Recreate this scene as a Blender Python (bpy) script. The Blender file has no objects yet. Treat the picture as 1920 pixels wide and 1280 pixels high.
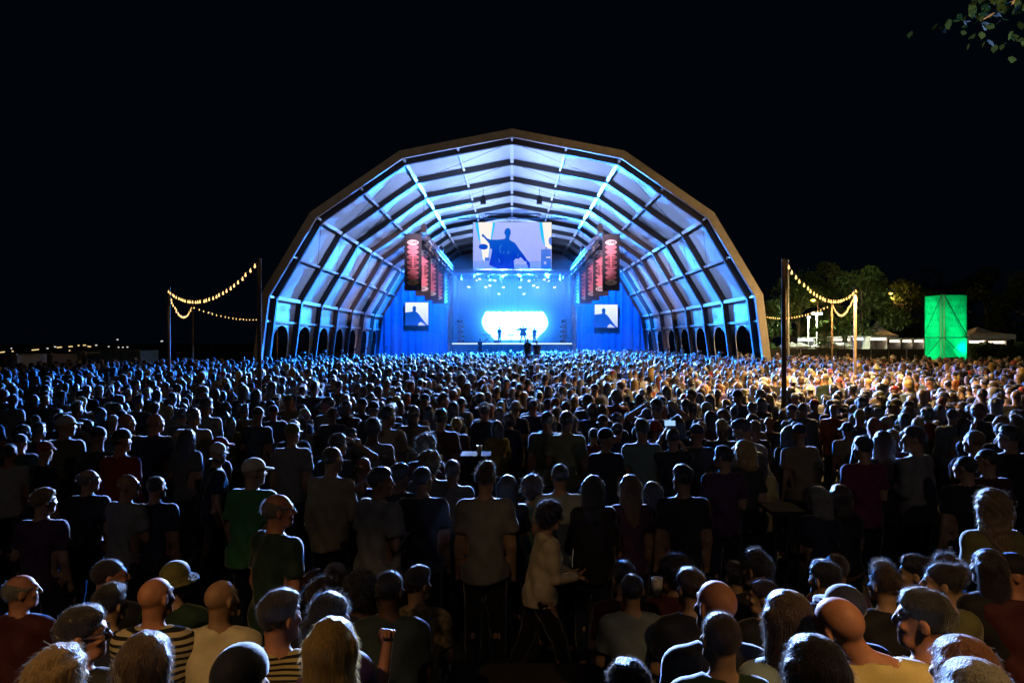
import bpy, math, random
import numpy as np
from mathutils import Vector, Matrix, Euler

# ------------------------------------------------------------------ camera, sky, light, exposure
S = bpy.context.scene
COL = S.collection
R = math.radians
random.seed(11)
RNG = np.random.default_rng(11)

CAM_H = 2.9
HORIZON = 636.0
F = 1280.0
cam_d = bpy.data.cameras.new('camera')
cam = bpy.data.objects.new('camera', cam_d)
COL.objects.link(cam)
cam.location = (0, 0, CAM_H)
cam.rotation_euler = (R(90), 0, 0)
cam_d.sensor_width = 36.0
cam_d.lens = 24.0
cam_d.shift_y = (HORIZON - 640.0) / 1920.0
cam_d.clip_start = 0.1
cam_d.clip_end = 2000
S.camera = cam

W = bpy.data.worlds.new('World')
S.world = W
W.use_nodes = True
wn = W.node_tree.nodes
wl = W.node_tree.links
sky = wn.new('ShaderNodeTexSky')
sky.sky_type = 'NISHITA'
sky.sun_disc = False
sky.sun_elevation = R(-9.5)
sky.sun_rotation = R(200)
bg = wn['Background']
bg.inputs[1].default_value = 0.0002
tint = wn.new('ShaderNodeMix')          # night: a little of the sky's own glow over an even deep navy
tint.data_type = 'RGBA'
tint.blend_type = 'ADD'
tint.inputs[0].default_value = 1.0
tint.inputs[7].default_value = (1.8, 5.8, 13.0, 1)
wl.new(sky.outputs[0], tint.inputs[6])
wl.new(tint.outputs[2], bg.inputs[0])

sun_d = bpy.data.lights.new('faint_fill_sun', 'SUN')
sun_d.energy = 0.004  # faint sun added for fill; no moon is seen
sun_d.angle = R(0.5)
sun_d.color = (1.0, 0.93, 0.82)
sun = bpy.data.objects.new('faint_fill_sun', sun_d)
sun.rotation_euler = (R(40), 0, R(200))
COL.objects.link(sun)

vs = S.view_settings
vs.view_transform = 'Standard'
vs.look = 'None'
vs.exposure = 0.0
vs.gamma = 1.0
vs.use_curve_mapping = False
S.render.engine = 'CYCLES'
cy = S.cycles
cy.use_denoising = True
cy.max_bounces = 5
cy.diffuse_bounces = 0
cy.glossy_bounces = 2
cy.transmission_bounces = 3
cy.volume_bounces = 0
cy.transparent_max_bounces = 8
cy.sample_clamp_indirect = 3.0
cy.sample_clamp_direct = 0.0
cy.caustics_reflective = False
cy.caustics_refractive = False
cy.use_light_tree = True
cy.volume_step_rate = 4.0
cy.volume_max_steps = 64


def spot(name, loc, target, power, color, cone=60, blend=0.6, radius=0.15, parent=None):
    d = bpy.data.lights.new(name, 'SPOT')
    d.energy = power
    d.color = color
    d.spot_size = R(cone)
    d.spot_blend = blend
    d.shadow_soft_size = radius
    o = bpy.data.objects.new(name, d)
    COL.objects.link(o)
    o.location = loc
    o.rotation_euler = (Vector(target) - Vector(loc)).to_track_quat('-Z', 'Y').to_euler()
    return o


def point(name, loc, power, color, radius=0.05):
    d = bpy.data.lights.new(name, 'POINT')
    d.energy = power
    d.color = color
    d.shadow_soft_size = radius
    o = bpy.data.objects.new(name, d)
    COL.objects.link(o)
    o.location = loc
    return o


def at(px, py, D):
    """the place in the world seen at photo pixel (px, py) at distance D down the field"""
    return Vector(((px - 960.0) / F * D, D, CAM_H - (py - HORIZON) / F * D))


# ------------------------------------------------------------------ helpers
def tag(o, label=None, cat=None, group=None, kind=None):
    if label:
        o['label'] = label
    if cat:
        o['category'] = cat
    if group:
        o['group'] = group
    if kind:
        o['kind'] = kind
    return o


def empty(name, loc, rz=0.0):
    o = bpy.data.objects.new(name, None)
    o.empty_display_size = 0.2
    COL.objects.link(o)
    o.location = loc
    o.rotation_euler = (0, 0, rz)
    return o


def link(name, mesh, parent=None, loc=(0, 0, 0), rot=(0, 0, 0), color=None, scale=None):
    o = bpy.data.objects.new(name, mesh)
    COL.objects.link(o)
    o.location = loc
    o.rotation_euler = rot
    if scale is not None:
        o.scale = scale
    if parent is not None:
        o.parent = parent
    if color is not None:
        o.color = (color[0], color[1], color[2], 1.0)
    return o


def mesh_np(name, V, Q, mat=None, smooth=True, mats=None, mat_idx=None):
    """mesh out of numpy arrays; Q holds quads"""
    me = bpy.data.meshes.new(name)
    V = np.asarray(V, dtype=np.float32)
    Q = np.asarray(Q, dtype=np.int32)
    n = Q.shape[1]
    me.vertices.add(len(V))
    me.vertices.foreach_set('co', V.ravel())
    me.loops.add(Q.size)
    me.loops.foreach_set('vertex_index', Q.ravel())
    me.polygons.add(len(Q))
    me.polygons.foreach_set('loop_start', np.arange(0, Q.size, n, dtype=np.int32))
    me.polygons.foreach_set('use_smooth', np.full(len(Q), smooth, dtype=bool))
    for m in (mats or ([mat] if mat else [])):
        me.materials.append(m)
    if mat_idx is not None:
        me.polygons.foreach_set('material_index', np.asarray(mat_idx, dtype=np.int32))
    me.update(calc_edges=True)
    return me


class MB:
    """collects boxes, tubes and sheets and builds ONE mesh out of them"""
    def __init__(s):
        s.v = []
        s.f = []

    def add(s, V, Fc):
        b = len(s.v)
        s.v += [tuple(p) for p in V]
        s.f += [tuple(i + b for i in f) for f in Fc]
        return s

    def box(s, c, size, rot=None):
        hx, hy, hz = size[0] / 2, size[1] / 2, size[2] / 2
        P = [Vector((x, y, z)) for x in (-hx, hx) for y in (-hy, hy) for z in (-hz, hz)]
        if rot is not None:
            P = [rot @ p for p in P]
        c = Vector(c)
        return s.add([p + c for p in P], [(0, 1, 3, 2), (4, 6, 7, 5), (0, 4, 5, 1), (2, 3, 7, 6), (0, 2, 6, 4), (1, 5, 7, 3)])

    def tube(s, a, b, r, r2=None, n=6, cap=True):
        a, b = Vector(a), Vector(b)
        r2 = r if r2 is None else r2
        d = (b - a).normalized()
        u = d.orthogonal().normalized()
        w = d.cross(u)
        V, Fc = [], []
        for i in range(n):
            t = 2 * math.pi * i / n
            V.append(a + (u * math.cos(t) + w * math.sin(t)) * r)
        for i in range(n):
            t = 2 * math.pi * i / n
            V.append(b + (u * math.cos(t) + w * math.sin(t)) * r2)
        for i in range(n):
            j = (i + 1) % n
            Fc.append((i, j, n + j, n + i))
        if cap:
            Fc.append(tuple(range(n - 1, -1, -1)))
            Fc.append(tuple(range(n, 2 * n)))
        return s.add(V, Fc)

    def path(s, pts, r, n=6):
        for a, b in zip(pts[:-1], pts[1:]):
            s.tube(a, b, r, n=n, cap=False)
        return s

    def lathe(s, c, prof, n=12):
        """prof: list of (radius, z) from bottom to top"""
        c = Vector(c)
        V, Fc = [], []
        for r, z in prof:
            for i in range(n):
                t = 2 * math.pi * i / n
                V.append(c + Vector((r * math.cos(t), r * math.sin(t), z)))
        for k in range(len(prof) - 1):
            for i in range(n):
                j = (i + 1) % n
                Fc.append((k * n + i, k * n + j, (k + 1) * n + j, (k + 1) * n + i))
        Fc.append(tuple(range(n - 1, -1, -1)))
        m = (len(prof) - 1) * n
        Fc.append(tuple(range(m, m + n)))
        return s.add(V, Fc)

    def prism(s, pts, y0, y1):
        """outline (x, z) extruded from y0 to y1"""
        n = len(pts)
        V = [(x, y0, z) for x, z in pts] + [(x, y1, z) for x, z in pts]
        Fc = [tuple(range(n)), tuple(range(2 * n - 1, n - 1, -1))]
        for i in range(n):
            j = (i + 1) % n
            Fc.append((i, n + i, n + j, j))
        return s.add(V, Fc)

    def mesh(s, name, mat, smooth=False):
        me = bpy.data.meshes.new(name)
        me.from_pydata(s.v, [], s.f)
        if mat is not None:
            me.materials.append(mat)
        if smooth:
            me.polygons.foreach_set('use_smooth', [True] * len(me.polygons))
        me.update()
        return me

    def build(s, name, mat, parent=None, origin=None, smooth=False, color=None):
        """links the shapes as one object; the origin defaults to the base centre; world coordinates in, unrotated parents"""
        V = np.array([tuple(p) for p in s.v])
        if origin is None:
            lo, hi = V.min(0), V.max(0)
            origin = ((lo[0] + hi[0]) / 2, (lo[1] + hi[1]) / 2, lo[2])
        s.v = [tuple(p) for p in (V - np.array(origin))]
        me = s.mesh(name, mat, smooth)
        base = Vector(origin)
        if parent is not None:
            base = base - world_loc(parent)
        return link(name, me, parent, base, color=color)


def world_loc(o):
    p = Vector((0, 0, 0))
    while o is not None:
        p = p + o.location
        o = o.parent
    return p


# ------------------------------------------------------------------ materials
def mat(name, color=(0.5, 0.5, 0.5), rough=0.6, metal=0.0, spec=0.5, bump=None, var=None, emit=None, estr=0.0,
        obj_color=False, sheen=0.0, transl=0.0):
    m = bpy.data.materials.new(name)
    m.use_nodes = True
    nt = m.node_tree
    N, L = nt.nodes, nt.links
    b = N['Principled BSDF']
    b.inputs['Roughness'].default_value = rough
    b.inputs['Metallic'].default_value = metal
    b.inputs['Specular IOR Level'].default_value = spec
    b.inputs['Base Color'].default_value = (*color, 1)
    if sheen:
        b.inputs['Sheen Weight'].default_value = sheen
        b.inputs['Sheen Roughness'].default_value = 0.35
    src = None
    if obj_color:
        oi = N.new('ShaderNodeObjectInfo')
        src = oi.outputs['Color']
    if var or bump:
        tc = N.new('ShaderNodeTexCoord')
    if var:
        scale, amt = var[0], var[1]
        nz = N.new('ShaderNodeTexNoise')
        nz.inputs['Scale'].default_value = scale
        nz.inputs['Detail'].default_value = 5
        mp = N.new('ShaderNodeMapping')
        if len(var) > 2:
            mp.inputs['Scale'].default_value = var[2]
        L.new(tc.outputs['Object'], mp.inputs[0])
        L.new(mp.outputs[0], nz.inputs['Vector'])
        mr = N.new('ShaderNodeMapRange')
        mr.inputs[1].default_value = 0.3
        mr.inputs[2].default_value = 0.7
        mr.inputs[3].default_value = 1.0 - amt
        mr.inputs[4].default_value = 1.0 + amt
        L.new(nz.outputs['Fac'], mr.inputs[0])
        mx = N.new('ShaderNodeMix')
        mx.data_type = 'RGBA'
        mx.blend_type = 'MULTIPLY'
        mx.inputs[0].default_value = 1.0
        if src is not None:
            L.new(src, mx.inputs[6])
        else:
            mx.inputs[6].default_value = (*color, 1)
        L.new(mr.outputs[0], mx.inputs[7])
        src = mx.outputs[2]
    if src is not None:
        L.new(src, b.inputs['Base Color'])
    if bump:
        scale, dist = bump[0], bump[1]
        nz = N.new('ShaderNodeTexNoise')
        nz.inputs['Scale'].default_value = scale
        nz.inputs['Detail'].default_value = 4
        mp = N.new('ShaderNodeMapping')
        if len(bump) > 2:
            mp.inputs['Scale'].default_value = bump[2]
        L.new(tc.outputs['Object'], mp.inputs[0])
        L.new(mp.outputs[0], nz.inputs['Vector'])
        bp = N.new('ShaderNodeBump')
        bp.inputs['Strength'].default_value = 1.0
        bp.inputs['Distance'].default_value = dist
        L.new(nz.outputs['Fac'], bp.inputs['Height'])
        L.new(bp.outputs[0], b.inputs['Normal'])
    if emit:
        b.inputs['Emission Color'].default_value = (*emit, 1)
        b.inputs['Emission Strength'].default_value = estr
    if transl:
        out = N['Material Output']
        tr = N.new('ShaderNodeBsdfTranslucent')
        if src is not None:
            L.new(src, tr.inputs[0])
        else:
            tr.inputs[0].default_value = (*color, 1)
        ms = N.new('ShaderNodeMixShader')
        ms.inputs[0].default_value = transl
        L.new(b.outputs[0], ms.inputs[1])
        L.new(tr.outputs[0], ms.inputs[2])
        L.new(ms.outputs[0], out.inputs['Surface'])
    return m


def glow(name, color, strength):
    m = bpy.data.materials.new(name)
    m.use_nodes = True
    N, L = m.node_tree.nodes, m.node_tree.links
    N.remove(N['Principled BSDF'])
    e = N.new('ShaderNodeEmission')
    e.inputs[0].default_value = (*color, 1)
    e.inputs[1].default_value = strength
    L.new(e.outputs[0], N['Material Output'].inputs['Surface'])
    return m


M = {}
M['grass'] = mat('trampled_grass', (0.035, 0.04, 0.022), 0.95, bump=(14, 0.03), var=(3, 0.5))
M['pvc'] = mat('white_pvc_fabric', (0.66, 0.69, 0.73), 0.5, spec=0.35, bump=(1.6, 0.035, (1.0, 1.0, 0.35)), var=(0.8, 0.06))
M['alu'] = mat('white_aluminium', (0.88, 0.89, 0.90), 0.3, metal=0.0, var=(2, 0.05))
M['beam'] = mat('anodised_beam', (0.085, 0.08, 0.075), 0.55, var=(3, 0.12))
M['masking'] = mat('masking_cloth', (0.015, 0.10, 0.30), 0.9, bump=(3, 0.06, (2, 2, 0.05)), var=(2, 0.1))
M['fascia'] = mat('tan_pvc_trim', (0.80, 0.72, 0.62), 0.6, var=(2.5, 0.12), bump=(2, 0.02))
M['black_metal'] = mat('black_metal', (0.02, 0.02, 0.022), 0.4, var=(8, 0.3))
M['truss'] = mat('truss_aluminium', (0.30, 0.31, 0.33), 0.3, metal=0.8, var=(6, 0.15))
M['black_cloth'] = mat('black_drape', (0.05, 0.055, 0.07), 0.9, bump=(3, 0.15, (3, 3, 0.05)), var=(2, 0.2))
M['backdrop'] = mat('stage_backdrop', (0.025, 0.17, 0.50), 0.9, bump=(2, 0.1, (4, 4, 0.05)), var=(1, 0.08))  # blue of the stage lighting is put into the cloth colour
M['deck'] = mat('stage_deck', (0.04, 0.04, 0.045), 0.35, var=(2, 0.3))
M['lens'] = mat('lens_glass', (0.02, 0.025, 0.04), 0.08, spec=0.8)
M['wood'] = mat('timber_pole', (0.34, 0.24, 0.14), 0.7, bump=(10, 0.01, (6, 6, 0.4)), var=(5, 0.3, (5, 5, 0.5)))
M['cable'] = mat('black_cable', (0.02, 0.02, 0.02), 0.6, var=(10, 0.2))
M['plank'] = mat('bench_planks', (0.07, 0.05, 0.035), 0.95, bump=(8, 0.01, (0.6, 8, 8)), var=(4, 0.3, (0.5, 6, 6)))
M['white_metal'] = mat('white_painted_metal', (0.7, 0.7, 0.7), 0.45, var=(4, 0.1))
M['white_canvas'] = mat('white_canvas', (0.72, 0.74, 0.78), 0.8, bump=(2, 0.08), var=(1.5, 0.1))
M['dark_panel'] = mat('dark_panel', (0.05, 0.05, 0.05), 0.6, var=(4, 0.3))
M['bark'] = mat('bark', (0.16, 0.13, 0.10), 0.9, bump=(12, 0.05, (1, 1, 0.3)), var=(6, 0.4))
M['leaf'] = mat('leaves', (0.085, 0.15, 0.035), 0.55, var=(0.7, 0.45), transl=0.3)
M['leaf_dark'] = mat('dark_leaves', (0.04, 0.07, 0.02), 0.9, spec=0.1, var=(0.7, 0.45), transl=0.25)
M['table'] = mat('table_top', (0.035, 0.035, 0.035), 0.9, spec=0.15, var=(5, 0.15))
M['cup'] = mat('plastic_cup', (0.8, 0.8, 0.78), 0.35, var=(10, 0.05))
M['glass_dark'] = mat('spectacle_frame', (0.02, 0.02, 0.02), 0.2, var=(10, 0.1))

# ------------------------------------------------------------------ the setting
gr = MB()
gx = [-400, -60, -30, -15, 0, 15, 30, 60, 400]
gy = [-150, -20, 0, 5, 20, 45, 90, 150, 500]
V = [(x, y, 0.0) for y in gy for x in gx]
Fc = [(j * 9 + i, j * 9 + i + 1, (j + 1) * 9 + i + 1, (j + 1) * 9 + i) for j in range(8) for i in range(8)]
g = link('ground', MB().add(V, Fc).mesh('ground', M['grass']))
tag(g, 'dark trampled grass field under the crowd', 'ground', kind='structure')

# ------------------------------------------------------------------ the arched tent
D0, D1, BAY, NF = 40.0, 41.4, 4.9, 10
PROF = [(0.0, 15.15), (6.56, 13.87), (11.77, 10.28), (14.62, 5.52), (15.3, 0.0)]   # half outline, ridge to foot
FR = [D1 + BAY * k for k in range(NF)]
tent = empty('arched_tent', (0, D0, 0))
tag(tent, 'huge white polygonal arched festival tent with open front lit blue inside', 'tent')


def offset_profile(d):
    """half outline moved inwards by d"""
    n = len(PROF)
    out = []
    for i in range(n):
        x, z = PROF[i]
        nr = []
        for a, b in ((i - 1, i), (i, i + 1)):
            if a < 0:
                q0, q1 = (-PROF[1][0], PROF[1][1]), PROF[0]
            elif b >= n:
                q0, q1 = PROF[n - 2], PROF[n - 1]
            else:
                q0, q1 = PROF[a], PROF[b]
            dx, dz = q1[0] - q0[0], q1[1] - q0[1]
            l = math.hypot(dx, dz)
            nr.append((dz / l, -dx / l))
        mx, mz = nr[0][0] + nr[1][0], nr[0][1] + nr[1][1]
        l = math.hypot(mx, mz)
        mx, mz = mx / l, mz / l
        c = mx * nr[0][0] + mz * nr[0][1]
        out.append((x + mx * d / c, z + mz * d / c if i < n - 1 else z))
    return out


def arch_piece(mb, o, i, k, s, y0, y1):
    """one straight stretch of an arch between outlines o (outer) and i (inner)"""
    pts = [(s * o[k][0], o[k][1]), (s * o[k + 1][0], o[k + 1][1]), (s * i[k + 1][0], i[k + 1][1]), (s * i[k][0], i[k][1])]
    if s < 0:
        pts = pts[::-1]
    mb.prism(pts, y0, y1)


skin = offset_profile(0.04)
beam_o = offset_profile(0.05)
beam_i = offset_profile(0.42)
fas_o = offset_profile(-0.05)
fas_i = offset_profile(0.42)

# fascia: the tan trim along the front edge, a stretch at a time
for k in range(4):
    for s in (-1, 1):
        mb = MB()
        arch_piece(mb, fas_o, fas_i, k, s, D0 - 0.12, D0 + 0.12)
        mb.build('fascia_trim', M['fascia'], tent)
# the frames: each stretch of beam and each column
proto = {}
for q in range(NF):
    for k in range(4):
        for s in (-1, 1):
            key = (k, s)
            if key not in proto:
                mb = MB()
                arch_piece(mb, beam_o, beam_i, k, s, -0.12, 0.12)
                # flanges make the I-section read
                proto[key] = mb.mesh('column' if k == 3 else 'beam', M['beam'])
            link('column' if k == 3 else 'beam', proto[key], tent, (0, FR[q] - D0, 0))
            if q == 0:
                continue


def on_skin(k, t, d=0.10):
    p = offset_profile(d)
    return (p[k][0] * (1 - t) + p[k + 1][0] * t, p[k][1] * (1 - t) + p[k + 1][1] * t)


# purlins
tube_me = MB().box((0, 0, 0), (0.22, BAY - 0.26, 0.20)).mesh('purlin', M['alu'])
tube_thin = MB().box((0, 0, 0), (0.14, BAY - 0.26, 0.12)).mesh('purlin', M['alu'])
tube_front = MB().box((0, 0, 0), (0.13, D1 - D0 - 0.28, 0.13)).mesh('purlin', M['alu'])
RAIL_T = 0.27
plist = [(0, 0.0, 0.24)]
for k in range(3):
    plist += [(k, 0.5, 0.20), (k + 1, 0.0, 0.26)]
plist += [(3, RAIL_T, 0.18)]
for (k, t, d) in plist:
    x, z = on_skin(k, t, d)
    for s in ((1,) if x < 0.01 else (-1, 1)):
        for q in range(NF - 1):
            me = tube_me if t == 0.0 else tube_thin
            ang = 0.0
            if t > 0 or k in (1, 2, 3):
                ang = s * math.atan2(PROF[k][1] - PROF[k + 1][1], PROF[k + 1][0] - PROF[k][0])
            link('purlin', me, tent, (s * x, (FR[q] + FR[q + 1]) / 2 - D0, z), (0, ang, 0))
        link('purlin', tube_front, tent, (s * x, (D1 + D0) / 2 - D0, z))

# roof and wall sheets
def sheet(k, s, t0, t1, length, sag, seed, nu=10, nv=8):
    rnd = random.Random(seed)
    p = skin
    a = Vector((s * p[k][0], 0, p[k][1]))
    b = Vector((s * p[k + 1][0], 0, p[k + 1][1]))
    nrm = Vector((-(b - a).z, 0, (b - a).x)).normalized()
    if nrm.dot(Vector((0, 0, 6)) - (a + b) / 2) < 0:
        nrm = -nrm
    ph = [rnd.uniform(0, 6.28) for _ in range(6)]
    V, Fc = [], []
    for i in range(nu + 1):
        for j in range(nv + 1):
            u, v = i / nu, j / nv
            q = a.lerp(b, t0 + (t1 - t0) * u)
            y = -length / 2 + length * v
            h = 16 * u * (1 - u) * v * (1 - v)
            w = sag * h + 0.018 * h * (math.sin(9 * u + ph[0] + 3 * v) + math.sin(14 * v + ph[1] - 5 * u) + 0.7 * math.sin(23 * u + 17 * v + ph[2]))
            V.append(q - nrm * w + Vector((0, y, 0)))
    for i in range(nu):
        for j in range(nv):
            c = i * (nv + 1) + j
            f = (c, c + 1, c + nv + 2, c + nv + 1)
            Fc.append(f if s > 0 else f[::-1])
    return MB().add(V, Fc).mesh('roof_sheet', M['pvc'], True)


def wall_arch(s, length):
    """lower wall sheet with an arched opening"""
    hw, spring, top = 1.62, 2.35, 3.82
    z1 = on_skin(3, RAIL_T, 0.04)[1]
    def X(z):
        t = (PROF[3][1] - z) / PROF[3][1]
        return s * (skin[3][0] * (1 - t) + skin[4][0] * t)
    arc = [(-hw, 0.0), (-hw, spring * 0.5), (-hw, spring)]
    for i in range(1, 12):
        a = math.pi - math.pi * i / 12
        arc.append((hw * math.cos(a), spring + (top - spring) * math.sin(a) ** 0.85))
    arc += [(hw, spring), (hw, spring * 0.5), (hw, 0.0)]
    V, Fc = [], []
    n = len(arc)
    for (y, z) in arc:
        V.append((X(z), y, z))
    outer = []
    for i, (y, z) in enumerate(arc):
        if i < 3:
            o = (-length / 2, z if i < 2 else (z1 + spring) / 2)
        elif i >= n - 3:
            o = (length / 2, z if i > n - 3 else (z1 + spring) / 2)
        else:
            f = (i - 3) / (n - 7)
            o = (-length / 2 + length * f, z1)
        outer.append(o)
    for (y, z) in outer:
        V.append((X(z), y, z))
    for i in range(n - 1):
        f = (i, i + 1, n + i + 1, n + i)
        Fc.append(f if s > 0 else f[::-1])
    me = MB().add(V, Fc).mesh('wall_sheet', M['pvc'])
    tm = MB()
    tm.path([(X(z) - s * 0.02, y, z) for y, z in arc], 0.035, 5)
    return me, tm.mesh('arch_trim', M['alu'], True)


for k in range(3):
    for s in (-1, 1):
        for half in (0, 1):
            vs_ = [sheet(k, s, 0.5 * half + 0.004, 0.5 * half + 0.496, BAY - 0.03, 0.10, 31 * k + 7 * half + s + 100 * q) for q in range(3)]
            fr_ = sheet(k, s, 0.5 * half + 0.004, 0.5 * half + 0.496, D1 - D0 - 0.03, 0.03, 900 + 31 * k + 7 * half + s, 8, 3)
            for q in range(NF - 1):
                link('roof_sheet', vs_[q % 3], tent, (0, (FR[q] + FR[q + 1]) / 2 - D0, 0))
            link('roof_sheet', fr_, tent, (0, (D1 - D0) / 2, 0))
for s in (-1, 1):
    up = [sheet(3, s, 0.004, RAIL_T - 0.002, BAY - 0.03, 0.05, 500 + s + 9 * q) for q in range(2)]
    lo_me, tr_me = wall_arch(s, BAY - 0.03)
    fr_ = sheet(3, s, 0.004, 0.998, D1 - D0 - 0.03, 0.02, 700 + s, 8, 3)
    for q in range(NF - 1):
        y = (FR[q] + FR[q + 1]) / 2 - D0
        link('wall_sheet', up[q % 2], tent, (0, y, 0))
        w = link('wall_sheet', lo_me, tent, (0, y, 0))
        link('arch_trim', tr_me, w)
    link('wall_sheet', fr_, tent, (0, (D1 - D0) / 2, 0))
# gable wall behind the stage
gp = offset_profile(0.5)
pts = [(x, z) for x, z in gp] + [(-x, z) for x, z in gp[::-1][:-1]]
MB().prism(pts, FR[-1] - 0.06, FR[-1] + 0.06).build('gable_wall', M['pvc'], tent)
# bracing wires under the first bays and a cable hanging from the screen truss
for q in (0, 1, 2, 3):
    for s in (-1, 1):
        for (k, t0, t1) in ((0, 0.02, 0.98), (1, 0.02, 0.98), (2, 0.02, 0.6)):
            x0, z0 = on_skin(k, t0, 0.3)
            x1, z1 = on_skin(k, t1, 0.3)
            mb = MB()
            mb.tube((s * x0, FR[q] + 0.15, z0), (s * x1, FR[q + 1] - 0.15, z1), 0.012, n=4)
            mb.build('bracing_wire', M['cable'], tent)

# ------------------------------------------------------------------ stage
SD = 74.6           # front edge of the stage
DECK = 2.45
stage = empty('stage', (0, SD, 0))
tag(stage, 'raised concert stage with lit lip at the far end of the tent', 'stage')
mb = MB(); mb.box((0, SD + 5, DECK - 0.1), (13.6, 10, 0.2)); mb.build('deck', M['deck'], stage)
mb = MB(); mb.box((0, SD - 0.05, (DECK - 0.2) / 2), (13.4, 0.06, DECK - 0.22)); mb.build('skirt', M['black_cloth'], stage)
mb = MB(); mb.box((0, SD - 0.06, DECK - 0.02), (13.2, 0.08, 0.10))
M['lip'] = glow('stage_lip_light', (0.75, 0.9, 1.0), 1.6)
mb.build('edge_light', M['lip'], stage)
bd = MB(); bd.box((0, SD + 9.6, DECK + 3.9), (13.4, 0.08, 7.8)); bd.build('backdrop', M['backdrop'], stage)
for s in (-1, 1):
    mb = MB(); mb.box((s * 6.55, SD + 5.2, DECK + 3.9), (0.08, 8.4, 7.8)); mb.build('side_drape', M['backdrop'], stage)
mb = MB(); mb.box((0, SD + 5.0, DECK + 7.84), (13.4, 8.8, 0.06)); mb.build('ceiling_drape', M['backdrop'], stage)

# black masking walls beside the stage
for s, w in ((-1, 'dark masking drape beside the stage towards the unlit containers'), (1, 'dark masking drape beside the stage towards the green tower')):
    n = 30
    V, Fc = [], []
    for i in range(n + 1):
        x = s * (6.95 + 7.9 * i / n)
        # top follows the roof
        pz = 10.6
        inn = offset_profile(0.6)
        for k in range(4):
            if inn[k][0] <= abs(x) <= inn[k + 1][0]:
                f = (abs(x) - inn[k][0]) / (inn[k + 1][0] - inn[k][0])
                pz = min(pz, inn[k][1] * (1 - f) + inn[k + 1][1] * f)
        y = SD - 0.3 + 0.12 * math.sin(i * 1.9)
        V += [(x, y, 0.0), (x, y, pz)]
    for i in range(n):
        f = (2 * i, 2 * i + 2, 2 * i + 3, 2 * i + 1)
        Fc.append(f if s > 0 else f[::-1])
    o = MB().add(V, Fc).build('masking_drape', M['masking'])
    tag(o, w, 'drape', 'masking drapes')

# ------------------------------------------------------------------ trusses
def lattice(a, b, size, step, mat_, name, label, group=None, hang=None):
    a, b = Vector(a), Vector(b)
    d = (b - a)
    L_ = d.length
    d.normalize()
    up = Vector((0, 0, 1)) if abs(d.z) < 0.9 else Vector((0, 1, 0))
    sx = d.cross(up).normalized() * size / 2
    sz = sx.cross(d).normalized() * size / 2
    root = empty(name, (a + b) / 2)
    tag(root, label, 'truss', group)
    for (i, j) in ((-1, -1), (1, -1), (1, 1), (-1, 1)):
        o = sx * i + sz * j
        MB().tube(a + o, b + o, 0.028, n=6).build('chord', mat_, root, smooth=True)
    mb = MB()
    n = max(2, int(L_ / step))
    for q in range(n):
        p0, p1 = a + d * (L_ * q / n), a + d * (L_ * (q + 1) / n)
        for (u, v) in ((sx + sz, sx - sz), (-sx + sz, -sx - sz), (sx + sz, -sx + sz), (sx - sz, -sx - sz)):
            if q % 2:
                u, v = v, u
            mb.tube(p0 + u, p1 + v, 0.016, n=4, cap=False)
            mb.tube(p0 + u, p0 + v, 0.016, n=4, cap=False)
    mb.build('lattice', mat_, root)
    return root


TX, TZ = 6.45, 10.45
lattice((-TX - 0.3, SD - 0.7, 10.15), (TX + 0.3, SD - 0.7, 10.15), 0.45, 0.5, M['truss'], 'stage_truss', 'long horizontal truss above the stage opening carrying eight lamps')
for s, w in ((-1, 'towards the unlit containers'), (1, 'towards the green tower')):
    lattice((s * TX, 49.5, TZ), (s * TX, 73.0, TZ), 0.42, 0.5, M['truss'], 'side_truss', 'side truss running towards the stage above the hanging banners ' + w, 'side trusses')
    lattice((s * 6.75, SD - 0.7, 0.0), (s * 6.75, SD - 0.7, 9.9), 0.42, 0.5, M['truss'], 'tower_truss', 'vertical truss tower at the stage opening ' + w, 'stage tower trusses')
SCD = 64.0
lattice((-5.3, SCD, 14.0 + 0.42), (5.4, SCD, 14.0 + 0.42), 0.45, 0.55, M['black_metal'], 'screen_truss', 'dark truss just under the ridge holding the big screen')

# chain hoists
def hoist(x, y, z0, z1, label):
    root = empty('chain_hoist', (x, y, z0))
    tag(root, label, 'hoist', 'chain hoists')
    mb = MB(); mb.box((x, y, z0 + 0.25), (0.42, 0.3, 0.5)); mb.box((x, y, z0 + 0.56), (0.25, 0.25, 0.16)); mb.build('motor', M['black_metal'], root)
    mb = MB(); mb.tube((x, y, z0 + 0.6), (x, y, z1), 0.02, n=5); mb.build('chain', M['cable'], root)


for px, w in ((900, 'towards the unlit containers'), (1017, 'towards the green tower')):
    x = (px - 960) / F * 47.5
    hoist(x, 52.8, 13.35, 14.55, 'chain hoist hanging under the front roof bays ' + w)
    hoist((px - 960) / F * 68, SCD, 14.6, 14.75, 'chain hoist on top of the screen truss ' + w)
for s, w in ((-1, 'towards the unlit containers'), (1, 'towards the green tower')):
    hoist(s * TX, 50.0, 10.7, 13.7, 'chain hoist at the front end of the side truss ' + w)
    hoist(s * TX, 62.0, 10.7, 13.7, 'chain hoist at the middle of the side truss ' + w)

# moving head lamps
mb = MB()
mb.box((0, 0, -0.09), (0.36, 0.30, 0.16))
for s in (-1, 1):
    mb.box((s * 0.2, 0, -0.32), (0.05, 0.14, 0.36))
MH_base = mb.mesh('yoke', M['black_metal'])
prof = [(0.02, -0.26), (0.12, -0.24), (0.165, -0.12), (0.17, 0.04), (0.14, 0.18), (0.10, 0.24), (0.02, 0.25)]
MH_head = MB().lathe((0, 0, 0), prof, 12).mesh('lamp_head', M['black_metal'], True)
MH_lens = MB().lathe((0, 0, -0.262), [(0.105, 0), (0.105, 0.012), (0.06, 0.016)], 12).mesh('lens', M['lens'], True)


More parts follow.
